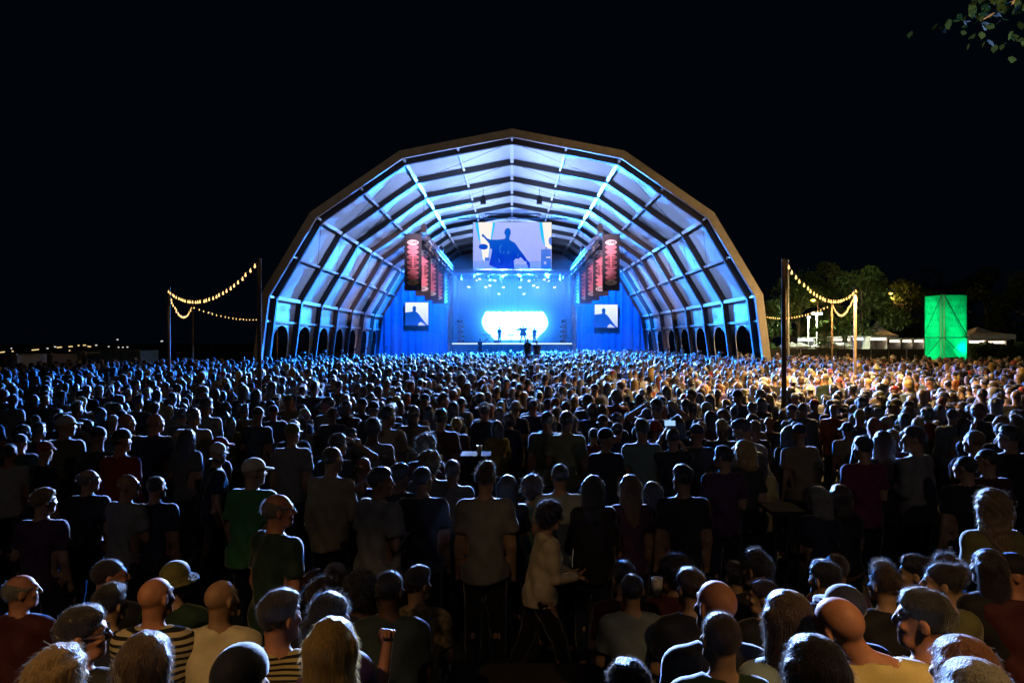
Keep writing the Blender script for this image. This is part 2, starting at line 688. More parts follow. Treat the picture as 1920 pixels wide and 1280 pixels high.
def moving_head(loc, tilt, pan, label, group):
    root = empty('moving_head_lamp', loc, pan)
    tag(root, label, 'stage lamp', group)
    link('yoke', MH_base, root)
    h = link('lamp_head', MH_head, root, (0, 0, -0.45), (tilt, 0, 0))
    link('lens', MH_lens, h)
    return root


ORD = ['first', 'second', 'third', 'fourth', 'fifth', 'sixth', 'seventh', 'eighth', 'ninth', 'tenth', 'eleventh', 'twelfth']
for i, px in enumerate((864, 891, 917.5, 942.5, 976, 1006, 1027, 1054.5)):
    x = (px - 961) / F * (SD - 0.7)
    moving_head((x, SD - 0.7, 9.9), R(-20 + 7 * (i % 4)), 0.3 * (i % 3), f'{ORD[i]} black lamp along the stage truss counted from the container side', 'lamps on the stage truss')
for s, w in ((-1, 'container'), (1, 'green tower')):
    for i in range(9):
        y = 50.6 + i * 2.55
        moving_head((s * (TX - 0.05), y, TZ - 0.24), R(35 + 10 * (i % 3)), s * R(60 + 15 * (i % 2)), f'{ORD[i]} black lamp from the front on the {w} side truss', f'lamps on the {w} side truss')

# ------------------------------------------------------------------ banners
M['banner'] = mat('banner_black', (0.035, 0.035, 0.045), 0.75, bump=(2, 0.06), var=(3, 0.15))
M['banner_pink'] = mat('banner_pink', (0.95, 0.31, 0.38), 0.75, bump=(2, 0.05), var=(3, 0.08))
M['banner_white'] = mat('banner_white', (0.85, 0.83, 0.82), 0.75, bump=(2, 0.05), var=(3, 0.05))
M['banner_ink'] = mat('banner_ink', (0.12, 0.03, 0.06), 0.8, var=(9, 0.2))
BW, BH = 1.22, 4.0


def wave(x, z):
    return 0.05 * math.sin(2.1 * x + 0.9 * z) * (-z / BH) + 0.03 * math.sin(1.7 * z)


def flat(mb, outline, y):
    n = len(outline)
    c = (sum(p[0] for p in outline) / n, sum(p[1] for p in outline) / n)
    V = [(c[0], wave(*c) + y, c[1])] + [(x, wave(x, z) + y, z) for x, z in outline]
    mb.add(V, [(0, 1 + (i + 1) % n, 1 + i) for i in range(n)])


def ell(cx, cz, rx, rz, n=28):
    return [(cx + rx * math.cos(2 * math.pi * i / n), cz + rz * math.sin(2 * math.pi * i / n)) for i in range(n)]


def text_mesh(body, size, mat_, name='lettering', bold=0.0):
    cu = bpy.data.curves.new(name, 'FONT')
    cu.body = body
    cu.size = size
    cu.align_x = 'CENTER'
    cu.align_y = 'CENTER'
    cu.offset = bold
    o = bpy.data.objects.new('tmp', cu)
    COL.objects.link(o)
    dg = bpy.context.evaluated_depsgraph_get()
    me = bpy.data.meshes.new_from_object(o.evaluated_get(dg))
    bpy.data.objects.remove(o)
    bpy.data.curves.remove(cu)
    me.name = name
    me.materials.clear()
    me.materials.append(mat_)
    # stand it up, facing -Y
    for v in me.vertices:
        x, y, z = v.co
        v.co = (x, 0.0, y)
    return me


cloth = MB()
nu, nv = 5, 14
for side in (0, 1):
    V = [(-BW / 2 + BW * i / nu, wave(-BW / 2 + BW * i / nu, -BH * j / nv) + 0.012 * side, -BH * j / nv) for j in range(nv + 1) for i in range(nu + 1)]
    Fq = [(j * 6 + i, (j + 1) * 6 + i, (j + 1) * 6 + i + 1, j * 6 + i + 1) for j in range(nv) for i in range(nu)]
    cloth.add(V, Fq if side == 0 else [f[::-1] for f in Fq])
ban_cloth = cloth.mesh('cloth', M['banner'], True)
pk, wh, ink = MB(), MB(), MB()
e1, e2 = -0.57, -3.42
zs = [-0.93, -1.27, -1.66, -2.02, -2.38, -2.62, -2.92, -3.18]
zs = [-0.90, -1.24, -1.62, -1.98, -2.34, -2.72, -3.06]
for q, z in enumerate(zs):
    flat(pk, ell(0, z, 0.40, 0.185), -0.006 - 0.0012 * q)
flat(wh, ell(0, e1, 0.41, 0.19), -0.018)
flat(wh, ell(0, e2, 0.41, 0.19), -0.018)
for r in range(8):                      # the small print of the line-up: unreadable dashes
    z = -1.60 - r * 0.105
    for c in range(7):
        if c == 3:
            continue
        x = -0.30 + c * 0.10
        ink.add([(x - 0.042, wave(x, z) - 0.024, z - 0.03), (x + 0.042, wave(x, z) - 0.024, z - 0.03), (x + 0.042, wave(x, z) - 0.024, z + 0.03), (x - 0.042, wave(x, z) - 0.024, z + 0.03)], [(0, 1, 2, 3)])
ban_pk = pk.mesh('scalloped_print', M['banner_pink'], True)
ban_wh = wh.mesh('oval_print', M['banner_white'], True)
ban_ink = ink.mesh('small_print', M['banner_ink'])
ban_tx = text_mesh('CORE', 0.24, M['banner_ink'], 'lettering', 0.006)
for s, w in ((-1, 'container'), (1, 'green tower')):
    for i in range(5):
        y = 48.6 + i * 5.6
        root = empty('hanging_banner', (s * 7.05, y, 10.35 - 0.02 * i), s * R(-6 + 4 * i))
        tag(root, f'{ORD[i]} black and pink scalloped banner from the front on the {w} side', 'banner', f'banners on the {w} side')
        link('cloth', ban_cloth, root)
        link('scalloped_print', ban_pk, root)
        link('oval_print', ban_wh, root)
        link('small_print', ban_ink, root)
        for z in (e1, e2):
            link('lettering', ban_tx, root, (0, wave(0, z) - 0.026, z))
        mb = MB(); mb.tube((-BW / 2 - 0.05, 0.01, 0.02), (BW / 2 + 0.05, 0.01, 0.02), 0.025)
        link('pole', mb.mesh('pole', M['black_metal'], True), root)
        mb = MB()
        for x in (-0.4, 0.4):
            mb.tube((x, 0.01, 0.02), (x - s * 0.25, 0.01, 0.28), 0.008, n=4)
        link('strap', mb.mesh('strap', M['cable']), root)

# ------------------------------------------------------------------ screens
def ramp_glow(name, c0, c1, z0, z1, strength):
    """screen picture: colour runs from c0 (low) to c1 (high)"""
    m = bpy.data.materials.new(name)
    m.use_nodes = True
    N, L = m.node_tree.nodes, m.node_tree.links
    N.remove(N['Principled BSDF'])
    tc = N.new('ShaderNodeTexCoord')
    sp = N.new('ShaderNodeSeparateXYZ')
    L.new(tc.outputs['Object'], sp.inputs[0])
    mr = N.new('ShaderNodeMapRange')
    mr.inputs[1].default_value = z0
    mr.inputs[2].default_value = z1
    L.new(sp.outputs[2], mr.inputs[0])
    nz = N.new('ShaderNodeTexNoise')
    nz.inputs['Scale'].default_value = 1.2
    L.new(tc.outputs['Object'], nz.inputs['Vector'])
    ad = N.new('ShaderNodeMath')
    ad.operation = 'MULTIPLY_ADD'
    L.new(nz.outputs['Fac'], ad.inputs[0])
    ad.inputs[1].default_value = 0.5
    L.new(mr.outputs[0], ad.inputs[2])
    sb = N.new('ShaderNodeMath')
    sb.operation = 'SUBTRACT'
    L.new(ad.outputs[0], sb.inputs[0])
    sb.inputs[1].default_value = 0.25
    cr = N.new('ShaderNodeMix')
    cr.data_type = 'RGBA'
    cr.inputs[6].default_value = (*c0, 1)
    cr.inputs[7].default_value = (*c1, 1)
    L.new(sb.outputs[0], cr.inputs[0])
    e = N.new('ShaderNodeEmission')
    L.new(cr.outputs[2], e.inputs[0])
    e.inputs[1].default_value = strength
    L.new(e.outputs[0], N['Material Output'].inputs['Surface'])
    return m


SW, SH = 7.35, 4.38
M['scr_bg'] = ramp_glow('screen_picture', (0.30, 0.36, 0.98), (0.38, 0.46, 1.0), -2.2, 2.2, 1.15)
M['scr_white'] = glow('screen_white', (0.98, 0.93, 0.86), 1.0)
M['scr_cyan'] = glow('screen_cyan', (0.02, 0.55, 1.0), 1.0)
M['scr_fig'] = ramp_glow('screen_figure', (0.0, 0.03, 0.72), (0.005, 0.14, 0.78), -1.8, 0.9, 0.8)
M['scr_blue'] = ramp_glow('screen_blue', (0.01, 0.16, 0.9), (0.10, 0.26, 1.0), -2.2, -0.6, 0.8)
M['scr_low'] = ramp_glow('screen_low', (0.16, 0.34, 1.0), (0.30, 0.42, 1.0), -2.2, -1.2, 0.9)
scr = empty('big_screen', (0.03, SCD - 0.1, 11.65))
tag(scr, 'big bright video screen hanging under the ridge showing a silhouetted performer', 'screen')
link('housing', MB().box((0, 0.13, 0), (SW + 0.06, 0.2, SH + 0.06)).mesh('housing', M['black_metal']), scr)


def sc(px, py):
    """pixel of the enlarged screen view to screen metres"""
    return ((px - 890) / 1445.0 * SW, -(py - 722) / 860.0 * SH)


def pic(pts, y, m, name='picture', smooth_pts=True):
    o = [sc(*p) for p in pts]
    me = bpy.data.meshes.new(name)
    me.from_pydata([(x, y, z) for x, z in o], [], [tuple(range(len(o)))])
    me.materials.append(m)
    me.update()
    return link(name, me, scr)


pic([(168, 292), (1612, 292), (1612, 1152), (168, 1152)], 0.0, M['scr_bg'], 'picture_ground')
pic([(168, 1000), (1612, 1000), (1612, 1152), (168, 1152)], -0.004, M['scr_low'], 'picture_table')
pic([(212, 292), (262, 292), (312, 690), (345, 1000), (330, 990), (310, 690), (270, 600), (225, 400)], -0.008, M['scr_cyan'], 'picture_beam_edge')
pic([(535, 292), (580, 292), (560, 400), (510, 610), (470, 800), (440, 990), (400, 990)], -0.008, M['scr_cyan'], 'picture_beam_edge')
pic([(1388, 292), (1440, 292), (1495, 745), (1470, 700), (1420, 560), (1395, 400)], -0.008, M['scr_cyan'], 'picture_beam_edge')
pic([(262, 292), (535, 292), (440, 960), (380, 998), (345, 970)], -0.012, M['scr_white'], 'picture_beam')
pic([(1440, 292), (1612, 292), (1612, 790), (1500, 745)], -0.012, M['scr_white'], 'picture_beam')
fig = [(480, 608), (600, 612), (700, 604), (755, 592), (765, 560), (758, 520), (742, 500), (746, 455), (765, 418), (795, 398), (825, 398),
       (850, 420), (862, 460), (858, 520), (842, 545), (836, 605), (870, 635), (925, 660), (965, 705), (1020, 790), (1090, 880), (1160, 980), (1210, 1035), (1220, 1080),
       (1205, 1140), (1180, 1135), (1170, 1080), (1110, 1000), (1045, 930), (1000, 968), (955, 955), (915, 1000), (930, 1148), (620, 1146), (460, 1072), (500, 900), (520, 790),
       (480, 770), (462, 680), (400, 610), (368, 570), (332, 556), (328, 528), (350, 498), (372, 530), (430, 588)]
pic(fig[::-1], -0.020, M['scr_fig'], 'picture_figure')
pic([(272, 740), (285, 705), (330, 690), (385, 692), (430, 710), (442, 742), (425, 780), (370, 795), (310, 785), (280, 768)][::-1], -0.020, M['scr_fig'], 'picture_microphone')
pic([(1418, 1148), (1418, 790), (1498, 788), (1502, 742), (1522, 742), (1526, 788), (1600, 790), (1600, 1148)][::-1], -0.018, M['scr_blue'], 'picture_speaker')
pic([(1612, 555), (1570, 575), (1556, 630), (1572, 690), (1612, 725)][::-1], -0.022, M['scr_blue'], 'picture_face')
pic([(385, 998), (385, 938), (470, 940), (470, 1000)][::-1], -0.016, M['scr_blue'], 'picture_box')
M['scr_mark'] = ramp_glow('screen_shirt_mark', (0.03, 0.16, 0.85), (0.05, 0.26, 0.9), -1.8, 0.9, 0.85)
for pts in ([(650, 760), (668, 720), (700, 705), (690, 725), (672, 745), (664, 800), (690, 860), (680, 868), (655, 820)], [(725, 840), (738, 822), (742, 860), (730, 880)], [(800, 850), (815, 815), (835, 830), (828, 865), (808, 872)], [(630, 955), (650, 960), (668, 1010), (655, 1035), (640, 1000)], [(985, 870), (1005, 880), (1000, 930), (988, 935)]):
    pic(pts[::-1], -0.026, M['scr_mark'], 'picture_print')
for pts in ([(945, 1010), (1150, 1010), (1150, 1060), (930, 1060)], [(1470, 1010), (1515, 1010), (1515, 1060), (1470, 1060)], [(200, 945), (212, 945), (212, 1010), (200, 1010)], [(1510, 930), (1590, 925), (1590, 945), (1515, 945)]):
    pic(pts[::-1], -0.024, M['scr_bg'] if pts[0][1] > 930 else M['scr_white'], 'picture_gear')
M['led_green'] = glow('green_led', (0.05, 1.0, 0.4), 1.5)
link('status_light', MB().box((0, 0, 0), (0.09, 0.03, 0.09)).mesh('status_light', M['led_green']), scr, (-0.12, -0.02, -SH / 2 - 0.06))

M['scr2_bg'] = ramp_glow('side_picture', (0.36, 0.42, 0.98), (0.62, 0.68, 1.0), -1.2, 1.0, 1.5)
M['scr2_fig'] = ramp_glow('side_figure', (0.01, 0.10, 0.85), (0.0, 0.10, 0.55), -1.2, 0.8, 0.75)
for px, py, w in ((781.5, 588.5, 'container'), (1136.5, 592.5, 'green tower')):
    c = at(px, py, SD - 1.0)
    sz = 2.47
    root = empty('side_screen', (c.x, c.y, c.z))
    tag(root, f'small square video screen on the dark drape on the {w} side', 'screen', 'small side screens')
    link('housing', MB().box((0, 0.1, 0), (sz + 0.05, 0.16, sz + 0.05)).mesh('housing', M['black_metal']), root)
    h = sz / 2
    for nm, pts, y, m in (('picture_ground', [(-h, -h), (h, -h), (h, h), (-h, h)], 0.0, M['scr2_bg']),
                          ('picture_figure', [(-h, -h), (-h, 0.16), (-0.5, 0.25), (-0.43, 0.32), (-0.46, 0.6), (-0.43, 0.78), (-0.3, 0.86), (-0.14, 0.82), (-0.07, 0.66), (-0.09, 0.4), (-0.10, 0.25), (0.1, 0.12), (0.25, -0.05), (0.65, -0.6), (1.0, -1.05), (h, -h), (0.95, -h), (0.6, -0.95), (0.4, -0.85), (0.2, -1.0), (0.12, -h)][::-1], -0.01, M['scr2_fig'])):
        me = bpy.data.meshes.new(nm)
        me.from_pydata([(x, y, z) for x, z in pts], [], [tuple(range(len(pts)))])
        me.materials.append(m)
        link(nm, me, root)

# ------------------------------------------------------------------ lamp wall at the back of the stage
LW = SD + 8.6
lw = empty('lamp_wall', (0, LW, DECK))
tag(lw, 'glaring white wall of lamps at the back of the stage', 'light wall')
k_ = LW / F
out = []
def lp(px, py):
    return ((px - 960) * k_, CAM_H - (py - HORIZON) * k_ - DECK)
out.append(lp(911, 640)); 
outline = [lp(905, 610), lp(903.5, 602), lp(906, 594), lp(909, 587)]
tops = [(910, 921), (921, 930), (930, 944), (944, 960), (960, 970), (970, 981), (981, 991), (991, 1003), (1003, 1010), (1010, 1019)]
for a, b in tops:
    for i in range(7):
        f = i / 6
        outline.append(lp(a + (b - a) * f, 585.2 - 1.6 * math.sin(math.pi * f)))
outline += [lp(1021, 588), lp(1025, 595), lp(1027.5, 603), lp(1026.5, 611), lp(1022, 619), lp(1012, 628), lp(1004, 637)]
outline += [lp(928, 637), lp(918, 627), lp(909, 618)]
M['lampwall'] = glow('lamp_wall_glare', (0.16, 0.48, 1.0), 15.0)
mb = MB(); mb.prism([(x, z) for x, z in outline][::-1], -0.05, 0.05)
link('lamp_field', mb.mesh('lamp_field', M['lampwall']), lw)
mb = MB()
for i in range(9):
    x = -3.6 + i * 0.9
    mb.tube((x, 0.2, 0), (x, 0.2, 3.7), 0.03, n=5)
for z in (0.3, 1.5, 2.7):
    mb.tube((-3.7, 0.2, z), (3.7, 0.2, z), 0.03, n=5)
link('scaffold', mb.mesh('scaffold', M['black_metal']), lw)

# lit lamps hanging inside the stage
M['lampface'] = glow('lamp_face', (0.80, 0.88, 1.0), 3.0)
can = MB().box((0, 0.11, 0.02), (0.30, 0.2, 0.2)).mesh('lamp_body', M['black_metal'])
face = MB().box((0, 0, 0), (0.27, 0.02, 0.13)).mesh('lamp_face', M['lampface'])
lit = [(892.5, 525.5), (899.5, 523), (928, 526), (992, 526.5), (1021, 524), (1028, 526.5), (879, 538), (911, 538), (918.5, 535.5), (944, 538.5), (975, 538.5), (1000.5, 535.5), (1008, 538.5), (1040, 538.5), (935.5, 551), (982.5, 551)]
for i, (px, py) in enumerate(lit):
    D = SD + (1.8 if py < 530 else 4.2 if py < 545 else 6.0)
    c = at(px, py, D)
    root = empty('stage_flood_lamp', c)
    row = 'front' if py < 530 else 'middle' if py < 545 else 'back'
    n_in = [q for q in range(len(lit)) if (lit[q][1] < 530) == (py < 530) and (lit[q][1] < 545) == (py < 545)]
    rank = sorted(n_in, key=lambda q: lit[q][0]).index(i)
    tag(root, f'{ORD[rank]} lit lamp from the container side in the {row} row over the stage', 'stage lamp', 'lit lamps over the stage')
    link('lamp_body', can, root)
    link('lamp_face', face, root, rot=(0, R(10 if px < 960 else -10), 0))
    link('hanger', MB().tube((0, 0.12, 0.12), (0, 0.12, 10.2 - c.z if 10.2 - c.z > 0.2 else 0.25), 0.015, n=4).mesh('hanger', M['cable']), root)

# speaker and lamp stacks in the wings
for s, w in ((-1, 'container'), (1, 'green tower')):
    root = empty('wing_stack', (s * 5.75, SD + 0.9, DECK))
    tag(root, f'stack of side lamps and speakers in the wing on the {w} side', 'lamp stack', 'wing stacks')
    z = 0.0
    for i, hgt in enumerate((0.5, 0.55, 0.5, 0.6)):
        mb = MB()
        mb.box((s * 0.05 * (i % 2), 0, z + hgt / 2), (0.6 - 0.06 * (i % 2), 0.5, hgt - 0.04))
        mb.tube((-s * 0.30, -0.1, z + hgt / 2), (-s * 0.42, -0.16, z + hgt / 2), 0.17, 0.15, 10)
        link('cabinet', mb.mesh('cabinet', M['black_metal']), root)
        z += hgt
    mb = MB(); mb.box((0, 0, z + 0.02), (1.0, 0.55, 0.05)); mb.tube((-0.3, 0, z), (-0.3, 0, z + 0.5), 0.02); mb.tube((0.3, 0, z), (0.3, 0, z + 0.5), 0.02)
    link('shelf', mb.mesh('shelf', M['black_metal']), root)
    for k in range(2):
        link('side_lamp', MB().lathe((0, 0, 0), prof, 10).mesh('side_lamp', M['black_metal'], True), root, (-s * 0.1 + 0.25 * k * s, -0.1, z + 0.3), (R(70), 0, 0.4 * s))

# instruments on stage
def keyboard_stand(px, py0, D, wpx, label):
    c = at(px, py0, D)
    w = wpx / F * D
    root = empty('keyboard_stand', (c.x, D, DECK))
    tag(root, label, 'keyboard', 'stage instruments')
    h = c.z - DECK
    link('keyboard', MB().box((0, 0, h), (w, 0.35, 0.10)).mesh('keyboard', M['black_metal']), root)
    for q in (-1, 1):
        link('leg', MB().tube((-q * w * 0.28, 0.05 * q, 0), (q * w * 0.28, 0.05 * q, h - 0.05), 0.03, n=5).mesh('leg', M['black_metal']), root)


keyboard_stand(914, 627, SD + 2.2, 19, 'keyboard on crossed legs at the container side of the stage')
keyboard_stand(1001.5, 628.5, SD + 4.0, 11, 'small synth desk on crossed legs at the green tower side of the stage')
keyboard_stand(958, 627.5, SD + 6.0, 11, 'slim keyboard stand in the middle of the stage')
o = MB().box((at(931, 640, SD + 1.5).x, SD + 1.5, DECK + 0.13), (0.65, 0.5, 0.26)).box((at(931, 640, SD + 1.5).x, SD + 1.45, DECK + 0.3), (0.5, 0.3, 0.08)).build('stage_monitor', M['black_metal'])
tag(o, 'low black wedge monitor standing on the stage lip', 'speaker')

# ------------------------------------------------------------------ people: smooth distance fields meshed with surface nets
class Field:
    def __init__(s, xs, ys, zs):
        s.x, s.y, s.z = [np.asarray(a, dtype=np.float32) for a in (xs, ys, zs)]
        s.v = np.full((len(xs), len(ys), len(zs)), 0.5, dtype=np.float32)

    def sub(s, lo, hi, pad):
        sl = []
        for a, l, h in ((s.x, lo[0], hi[0]), (s.y, lo[1], hi[1]), (s.z, lo[2], hi[2])):
            i0 = max(0, int(np.searchsorted(a, l - pad)) - 1)
            i1 = min(len(a), int(np.searchsorted(a, h + pad)) + 1)
            if i1 <= i0:
                return None
            sl.append(slice(i0, i1))
        sl = tuple(sl)
        return sl, s.x[sl[0]][:, None, None], s.y[sl[1]][None, :, None], s.z[sl[2]][None, None, :]

    def put(s, sl, d, k, mode=0):
        a = s.v[sl]
        if mode == 0:
            if k > 0:
                h = np.clip(0.5 + 0.5 * (a - d) / k, 0, 1)
                s.v[sl] = a * (1 - h) + d * h - k * h * (1 - h)
            else:
                s.v[sl] = np.minimum(a, d)
        else:
            s.v[sl] = np.maximum(a, -d)

    def cone(s, a, b, ra, rb, k=0.03, sy=1.0, sx=1.0, mode=0):
        """tapered capsule; sx/sy above 1 flatten it along that axis"""
        a, b = np.asarray(a, float), np.asarray(b, float)
        m = max(ra, rb)
        g = s.sub(np.minimum(a, b) - m, np.maximum(a, b) + m, 0.06 + k)
        if g is None:
            return
        sl, X, Y, Z = g
        sc_ = np.array([sx, sy, 1.0])
        aa, bb = a * sc_, b * sc_
        ba = bb - aa
        px, py, pz = X * sx - aa[0], Y * sy - aa[1], Z - aa[2]
        h = np.clip((px * ba[0] + py * ba[1] + pz * ba[2]) / max(1e-9, float(ba @ ba)), 0, 1)
        d = np.sqrt((px - ba[0] * h) ** 2 + (py - ba[1] * h) ** 2 + (pz - ba[2] * h) ** 2) - (ra + (rb - ra) * h)
        s.put(sl, (d / max(1.0, min(sx, sy))).astype(np.float32), k, mode)

    def ell(s, c, r, k=0.02, rot=None, mode=0):
        c, r = np.asarray(c, float), np.asarray(r, float)
        m = r.max()
        g = s.sub(c - m, c + m, 0.05 + k)
        if g is None:
            return
        sl, X, Y, Z = g
        px, py, pz = X - c[0], Y - c[1], Z - c[2]
        if rot is not None:
            q = np.asarray(rot, float).T
            px, py, pz = (q[0, 0] * px + q[0, 1] * py + q[0, 2] * pz, q[1, 0] * px + q[1, 1] * py + q[1, 2] * pz, q[2, 0] * px + q[2, 1] * py + q[2, 2] * pz)
        k0 = np.sqrt((px / r[0]) ** 2 + (py / r[1]) ** 2 + (pz / r[2]) ** 2)
        k1 = np.sqrt((px / r[0] ** 2) ** 2 + (py / r[1] ** 2) ** 2 + (pz / r[2] ** 2) ** 2)
        d = k0 * (k0 - 1.0) / np.maximum(k1, 1e-4)
        s.put(sl, d.astype(np.float32), k, mode)

    def grid(s):
        return s.x[:, None, None], s.y[None, :, None], s.z[None, None, :]

    def mesh(s):
        v = s.v
        nx, ny, nz = v.shape
        ins = v < 0
        c = np.zeros((nx - 1, ny - 1, nz - 1), dtype=np.int8)
        for i in (0, 1):
            for j in (0, 1):
                for k in (0, 1):
                    c += ins[i:nx - 1 + i, j:ny - 1 + j, k:nz - 1 + k]
        act = (c > 0) & (c < 8)
        I, J, K = np.nonzero(act)
        n = len(I)
        idx = np.full(act.shape, -1, dtype=np.int32)
        idx[I, J, K] = np.arange(n)
        cv = {}
        for i in (0, 1):
            for j in (0, 1):
                for k in (0, 1):
                    cv[i, j, k] = v[I + i, J + j, K + k]
        acc = np.zeros((n, 3), dtype=np.float64)
        cnt = np.zeros(n)
        X = [s.x[I], s.x[I + 1]]
        Y = [s.y[J], s.y[J + 1]]
        Z = [s.z[K], s.z[K + 1]]
        cs = [(i, j, k) for i in (0, 1) for j in (0, 1) for k in (0, 1)]
        for a in cs:
            for ax in range(3):
                if a[ax]:
                    continue
                b = list(a)
                b[ax] = 1
                b = tuple(b)
                va, vb = cv[a], cv[b]
                cr = (va < 0) != (vb < 0)
                t = np.where(cr, va / np.where(cr, va - vb, 1), 0)
                pa = [X[a[0]], Y[a[1]], Z[a[2]]]
                pb = [X[b[0]], Y[b[1]], Z[b[2]]]
                for q in range(3):
                    acc[:, q] += np.where(cr, pa[q] + (pb[q] - pa[q]) * t, 0)
                cnt += cr
        V = acc / cnt[:, None]
        Q = []
        for ax in range(3):
            lo = [slice(1, -1)] * 3
            hi = [slice(1, -1)] * 3
            lo[ax], hi[ax] = slice(0, -1), slice(1, None)
            A, B = ins[tuple(lo)], ins[tuple(hi)]
            d = A != B
            P = np.nonzero(d)
            base = [P[q] + (0 if q == ax else 1) for q in range(3)]
            o1, o2 = (ax + 1) % 3, (ax + 2) % 3
            def cell(a1, a2):
                q = list(base)
                q[o1] = base[o1] - a1
                q[o2] = base[o2] - a2
                return idx[q[0], q[1], q[2]]
            f = np.stack([cell(1, 1), cell(0, 1), cell(0, 0), cell(1, 0)], 1)
            fl = ~A[P]
            f[fl] = f[fl][:, ::-1]
            Q.append(f)
        return V, np.concatenate(Q)


def graded(lo, hi, fine_lo, fine_hi, fine, coarse):
    """grid lines: fine between fine_lo and fine_hi, coarse outside"""
    out = []
    x = lo
    while x < hi + coarse:
        out.append(x)
        if fine_lo - coarse * 0.5 <= x <= fine_hi:
            x += fine
        else:
            x += coarse
    return out


def rotz(a):
    c, s = math.cos(a), math.sin(a)
    return np.array([[c, -s, 0], [s, c, 0], [0, 0, 1.0]])


def rotx(a):
    c, s = math.cos(a), math.sin(a)
    return np.array([[1.0, 0, 0], [0, c, -s], [0, s, c]])


def roty(a):
    c, s = math.cos(a), math.sin(a)
    return np.array([[c, 0, s], [0, 1.0, 0], [-s, 0, c]])


ARMS = {      # elbow and wrist from the shoulder of the right side (x outwards, y forwards, z up)
    'down': ((0.055, -0.02, -0.29), (0.06, 0.06, -0.54)),
    'drink': ((0.07, -0.03, -0.27), (-0.02, 0.22, -0.20)),
    'cross': ((0.07, 0.03, -0.27), (-0.20, 0.20, -0.24)),
    'up': ((0.20, 0.10, 0.12), (0.10, 0.16, 0.38)),
    'phone': ((0.10, 0.20, -0.02), (-0.09, 0.24, 0.24)),
    'wide': ((0.27, 0.02, 0.07), (0.50, 0.03, 0.23)),
    'point': ((0.24, 0.06, 0.12), (0.42, 0.10, 0.33)),
    'lap': ((0.06, 0.06, -0.28), (-0.06, 0.28, -0.36)),
    'fist': ((0.08, 0.12, -0.24), (0.10, 0.22, 0.02)),
    'hip': ((0.17, -0.05, -0.24), (0.02, 0.02, -0.42)),
    'head': ((0.24, -0.02, 0.12), (0.06, -0.06, 0.26)),
    'lean': ((0.10, 0.16, -0.22), (0.0, 0.36, -0.34)),
    'carry': ((0.04, 0.05, -0.28), (-0.06, 0.28, -0.30)),
}


def rig(P):
    """joint places for a figure; local axes: x right, y towards where it faces, z up"""
    fem = P.get('fem', 0)
    seat = P.get('seat', 0)
    dz = -0.40 if seat else 0.0
    lean = R(P.get('lean', 3 if not seat else 10))
    sw = 0.142 if fem else 0.168
    fat = P.get('fat', 0.0)
    hip = np.array([0, 0, 0.92 + dz])
    def up(h, x=0.0, y=0.0):
        l = h - 0.92
        c, s = math.cos(lean), math.sin(lean)
        return hip + np.array([x, y * c + l * s, l * c - y * s])
    J = dict(hip=hip, waist=up(1.08), chest=up(1.27), top=up(1.41), neck=up(1.46, 0, -0.01))
    hl = R(P.get('nod', 0))
    nb = up(1.45, 0, -0.01)
    J['neck'] = nb
    J['head'] = nb + np.array([0, 0.02 + 0.14 * math.sin(hl), 0.175 * math.cos(hl)])
    hx = P.get('hx', 0.0)
    J['head'] = J['head'] + np.array([hx, 0, -abs(hx) * 0.35])
    J['HR'] = rotz(R(P.get('yaw', 0))) @ rotx(-hl) @ roty(R(P.get('tilt', 0)))
    arms = P.get('arms', ('down', 'down'))
    for s, a in ((-1, arms[0]), (1, arms[1])):
        sh = up(1.39, s * sw)
        e, w = ARMS[a]
        rl = rotx(-lean * 0.5)
        J['sh', s] = sh
        J['el', s] = sh + rl @ np.array([s * e[0], e[1], e[2]])
        J['wr', s] = sh + rl @ np.array([s * w[0], w[1], w[2]])
        J['hj', s] = hip + np.array([s * 0.09, 0, -0.02])
        if seat:
            J['kn', s] = hip + np.array([s * 0.13, 0.43, 0.0])
            J['an', s] = hip + np.array([s * 0.13, 0.45, -0.44])
        else:
            st = P.get('stride', 0.0)
            J['kn', s] = np.array([s * (0.10 + P.get('spread', 0)), s * st * 0.5 + 0.03, 0.49])
            J['an', s] = np.array([s * (0.11 + 2 * P.get('spread', 0)), s * st - 0.03, 0.08])
    J['sw'], J['fem'], J['fat'], J['seat'], J['arms'] = sw, fem, fat, seat, arms
    return J


def torso(f, J, g=0.0):
    """chest, waist, hips and the slope of the shoulders; g inflates"""
    fem, fat = J['fem'], J['fat']
    c, w, h = J['chest'], J['waist'], J['hip']
    f.cone(J['top'] + [0, 0, -0.06], c + [0, 0.005, -0.05], 0.115 + g, 0.135 + g + fat * 0.4, 0.05, sy=1.22, sx=0.84 if not fem else 0.93)
    f.cone(c + [0, 0.005, -0.04], w, 0.125 + g + fat * 0.5, (0.112 if fem else 0.125) + g + fat, 0.06, sy=1.15, sx=0.88)
    f.cone(w, h + [0, -0.01, 0.02], (0.112 if fem else 0.122) + g + fat, (0.145 if fem else 0.135) + g + fat * 0.6, 0.06, sy=1.12, sx=0.86)
    for s in (-1, 1):
        f.cone(J['neck'] + [s * 0.02, -0.02, 0.0], J['sh', s] + [-s * 0.02, 0, 0.008], 0.046 + g * 0.5, 0.046 + g, 0.05)
        f.cone(J['sh', s] + [-s * 0.03, 0, -0.03], c + [s * 0.07, 0, -0.02], 0.06 + g, 0.085 + g, 0.06)
        if fem:
            f.ell(c + [s * 0.07, 0.085, -0.02], (0.06 + g, 0.055 + g, 0.06 + g), 0.04)


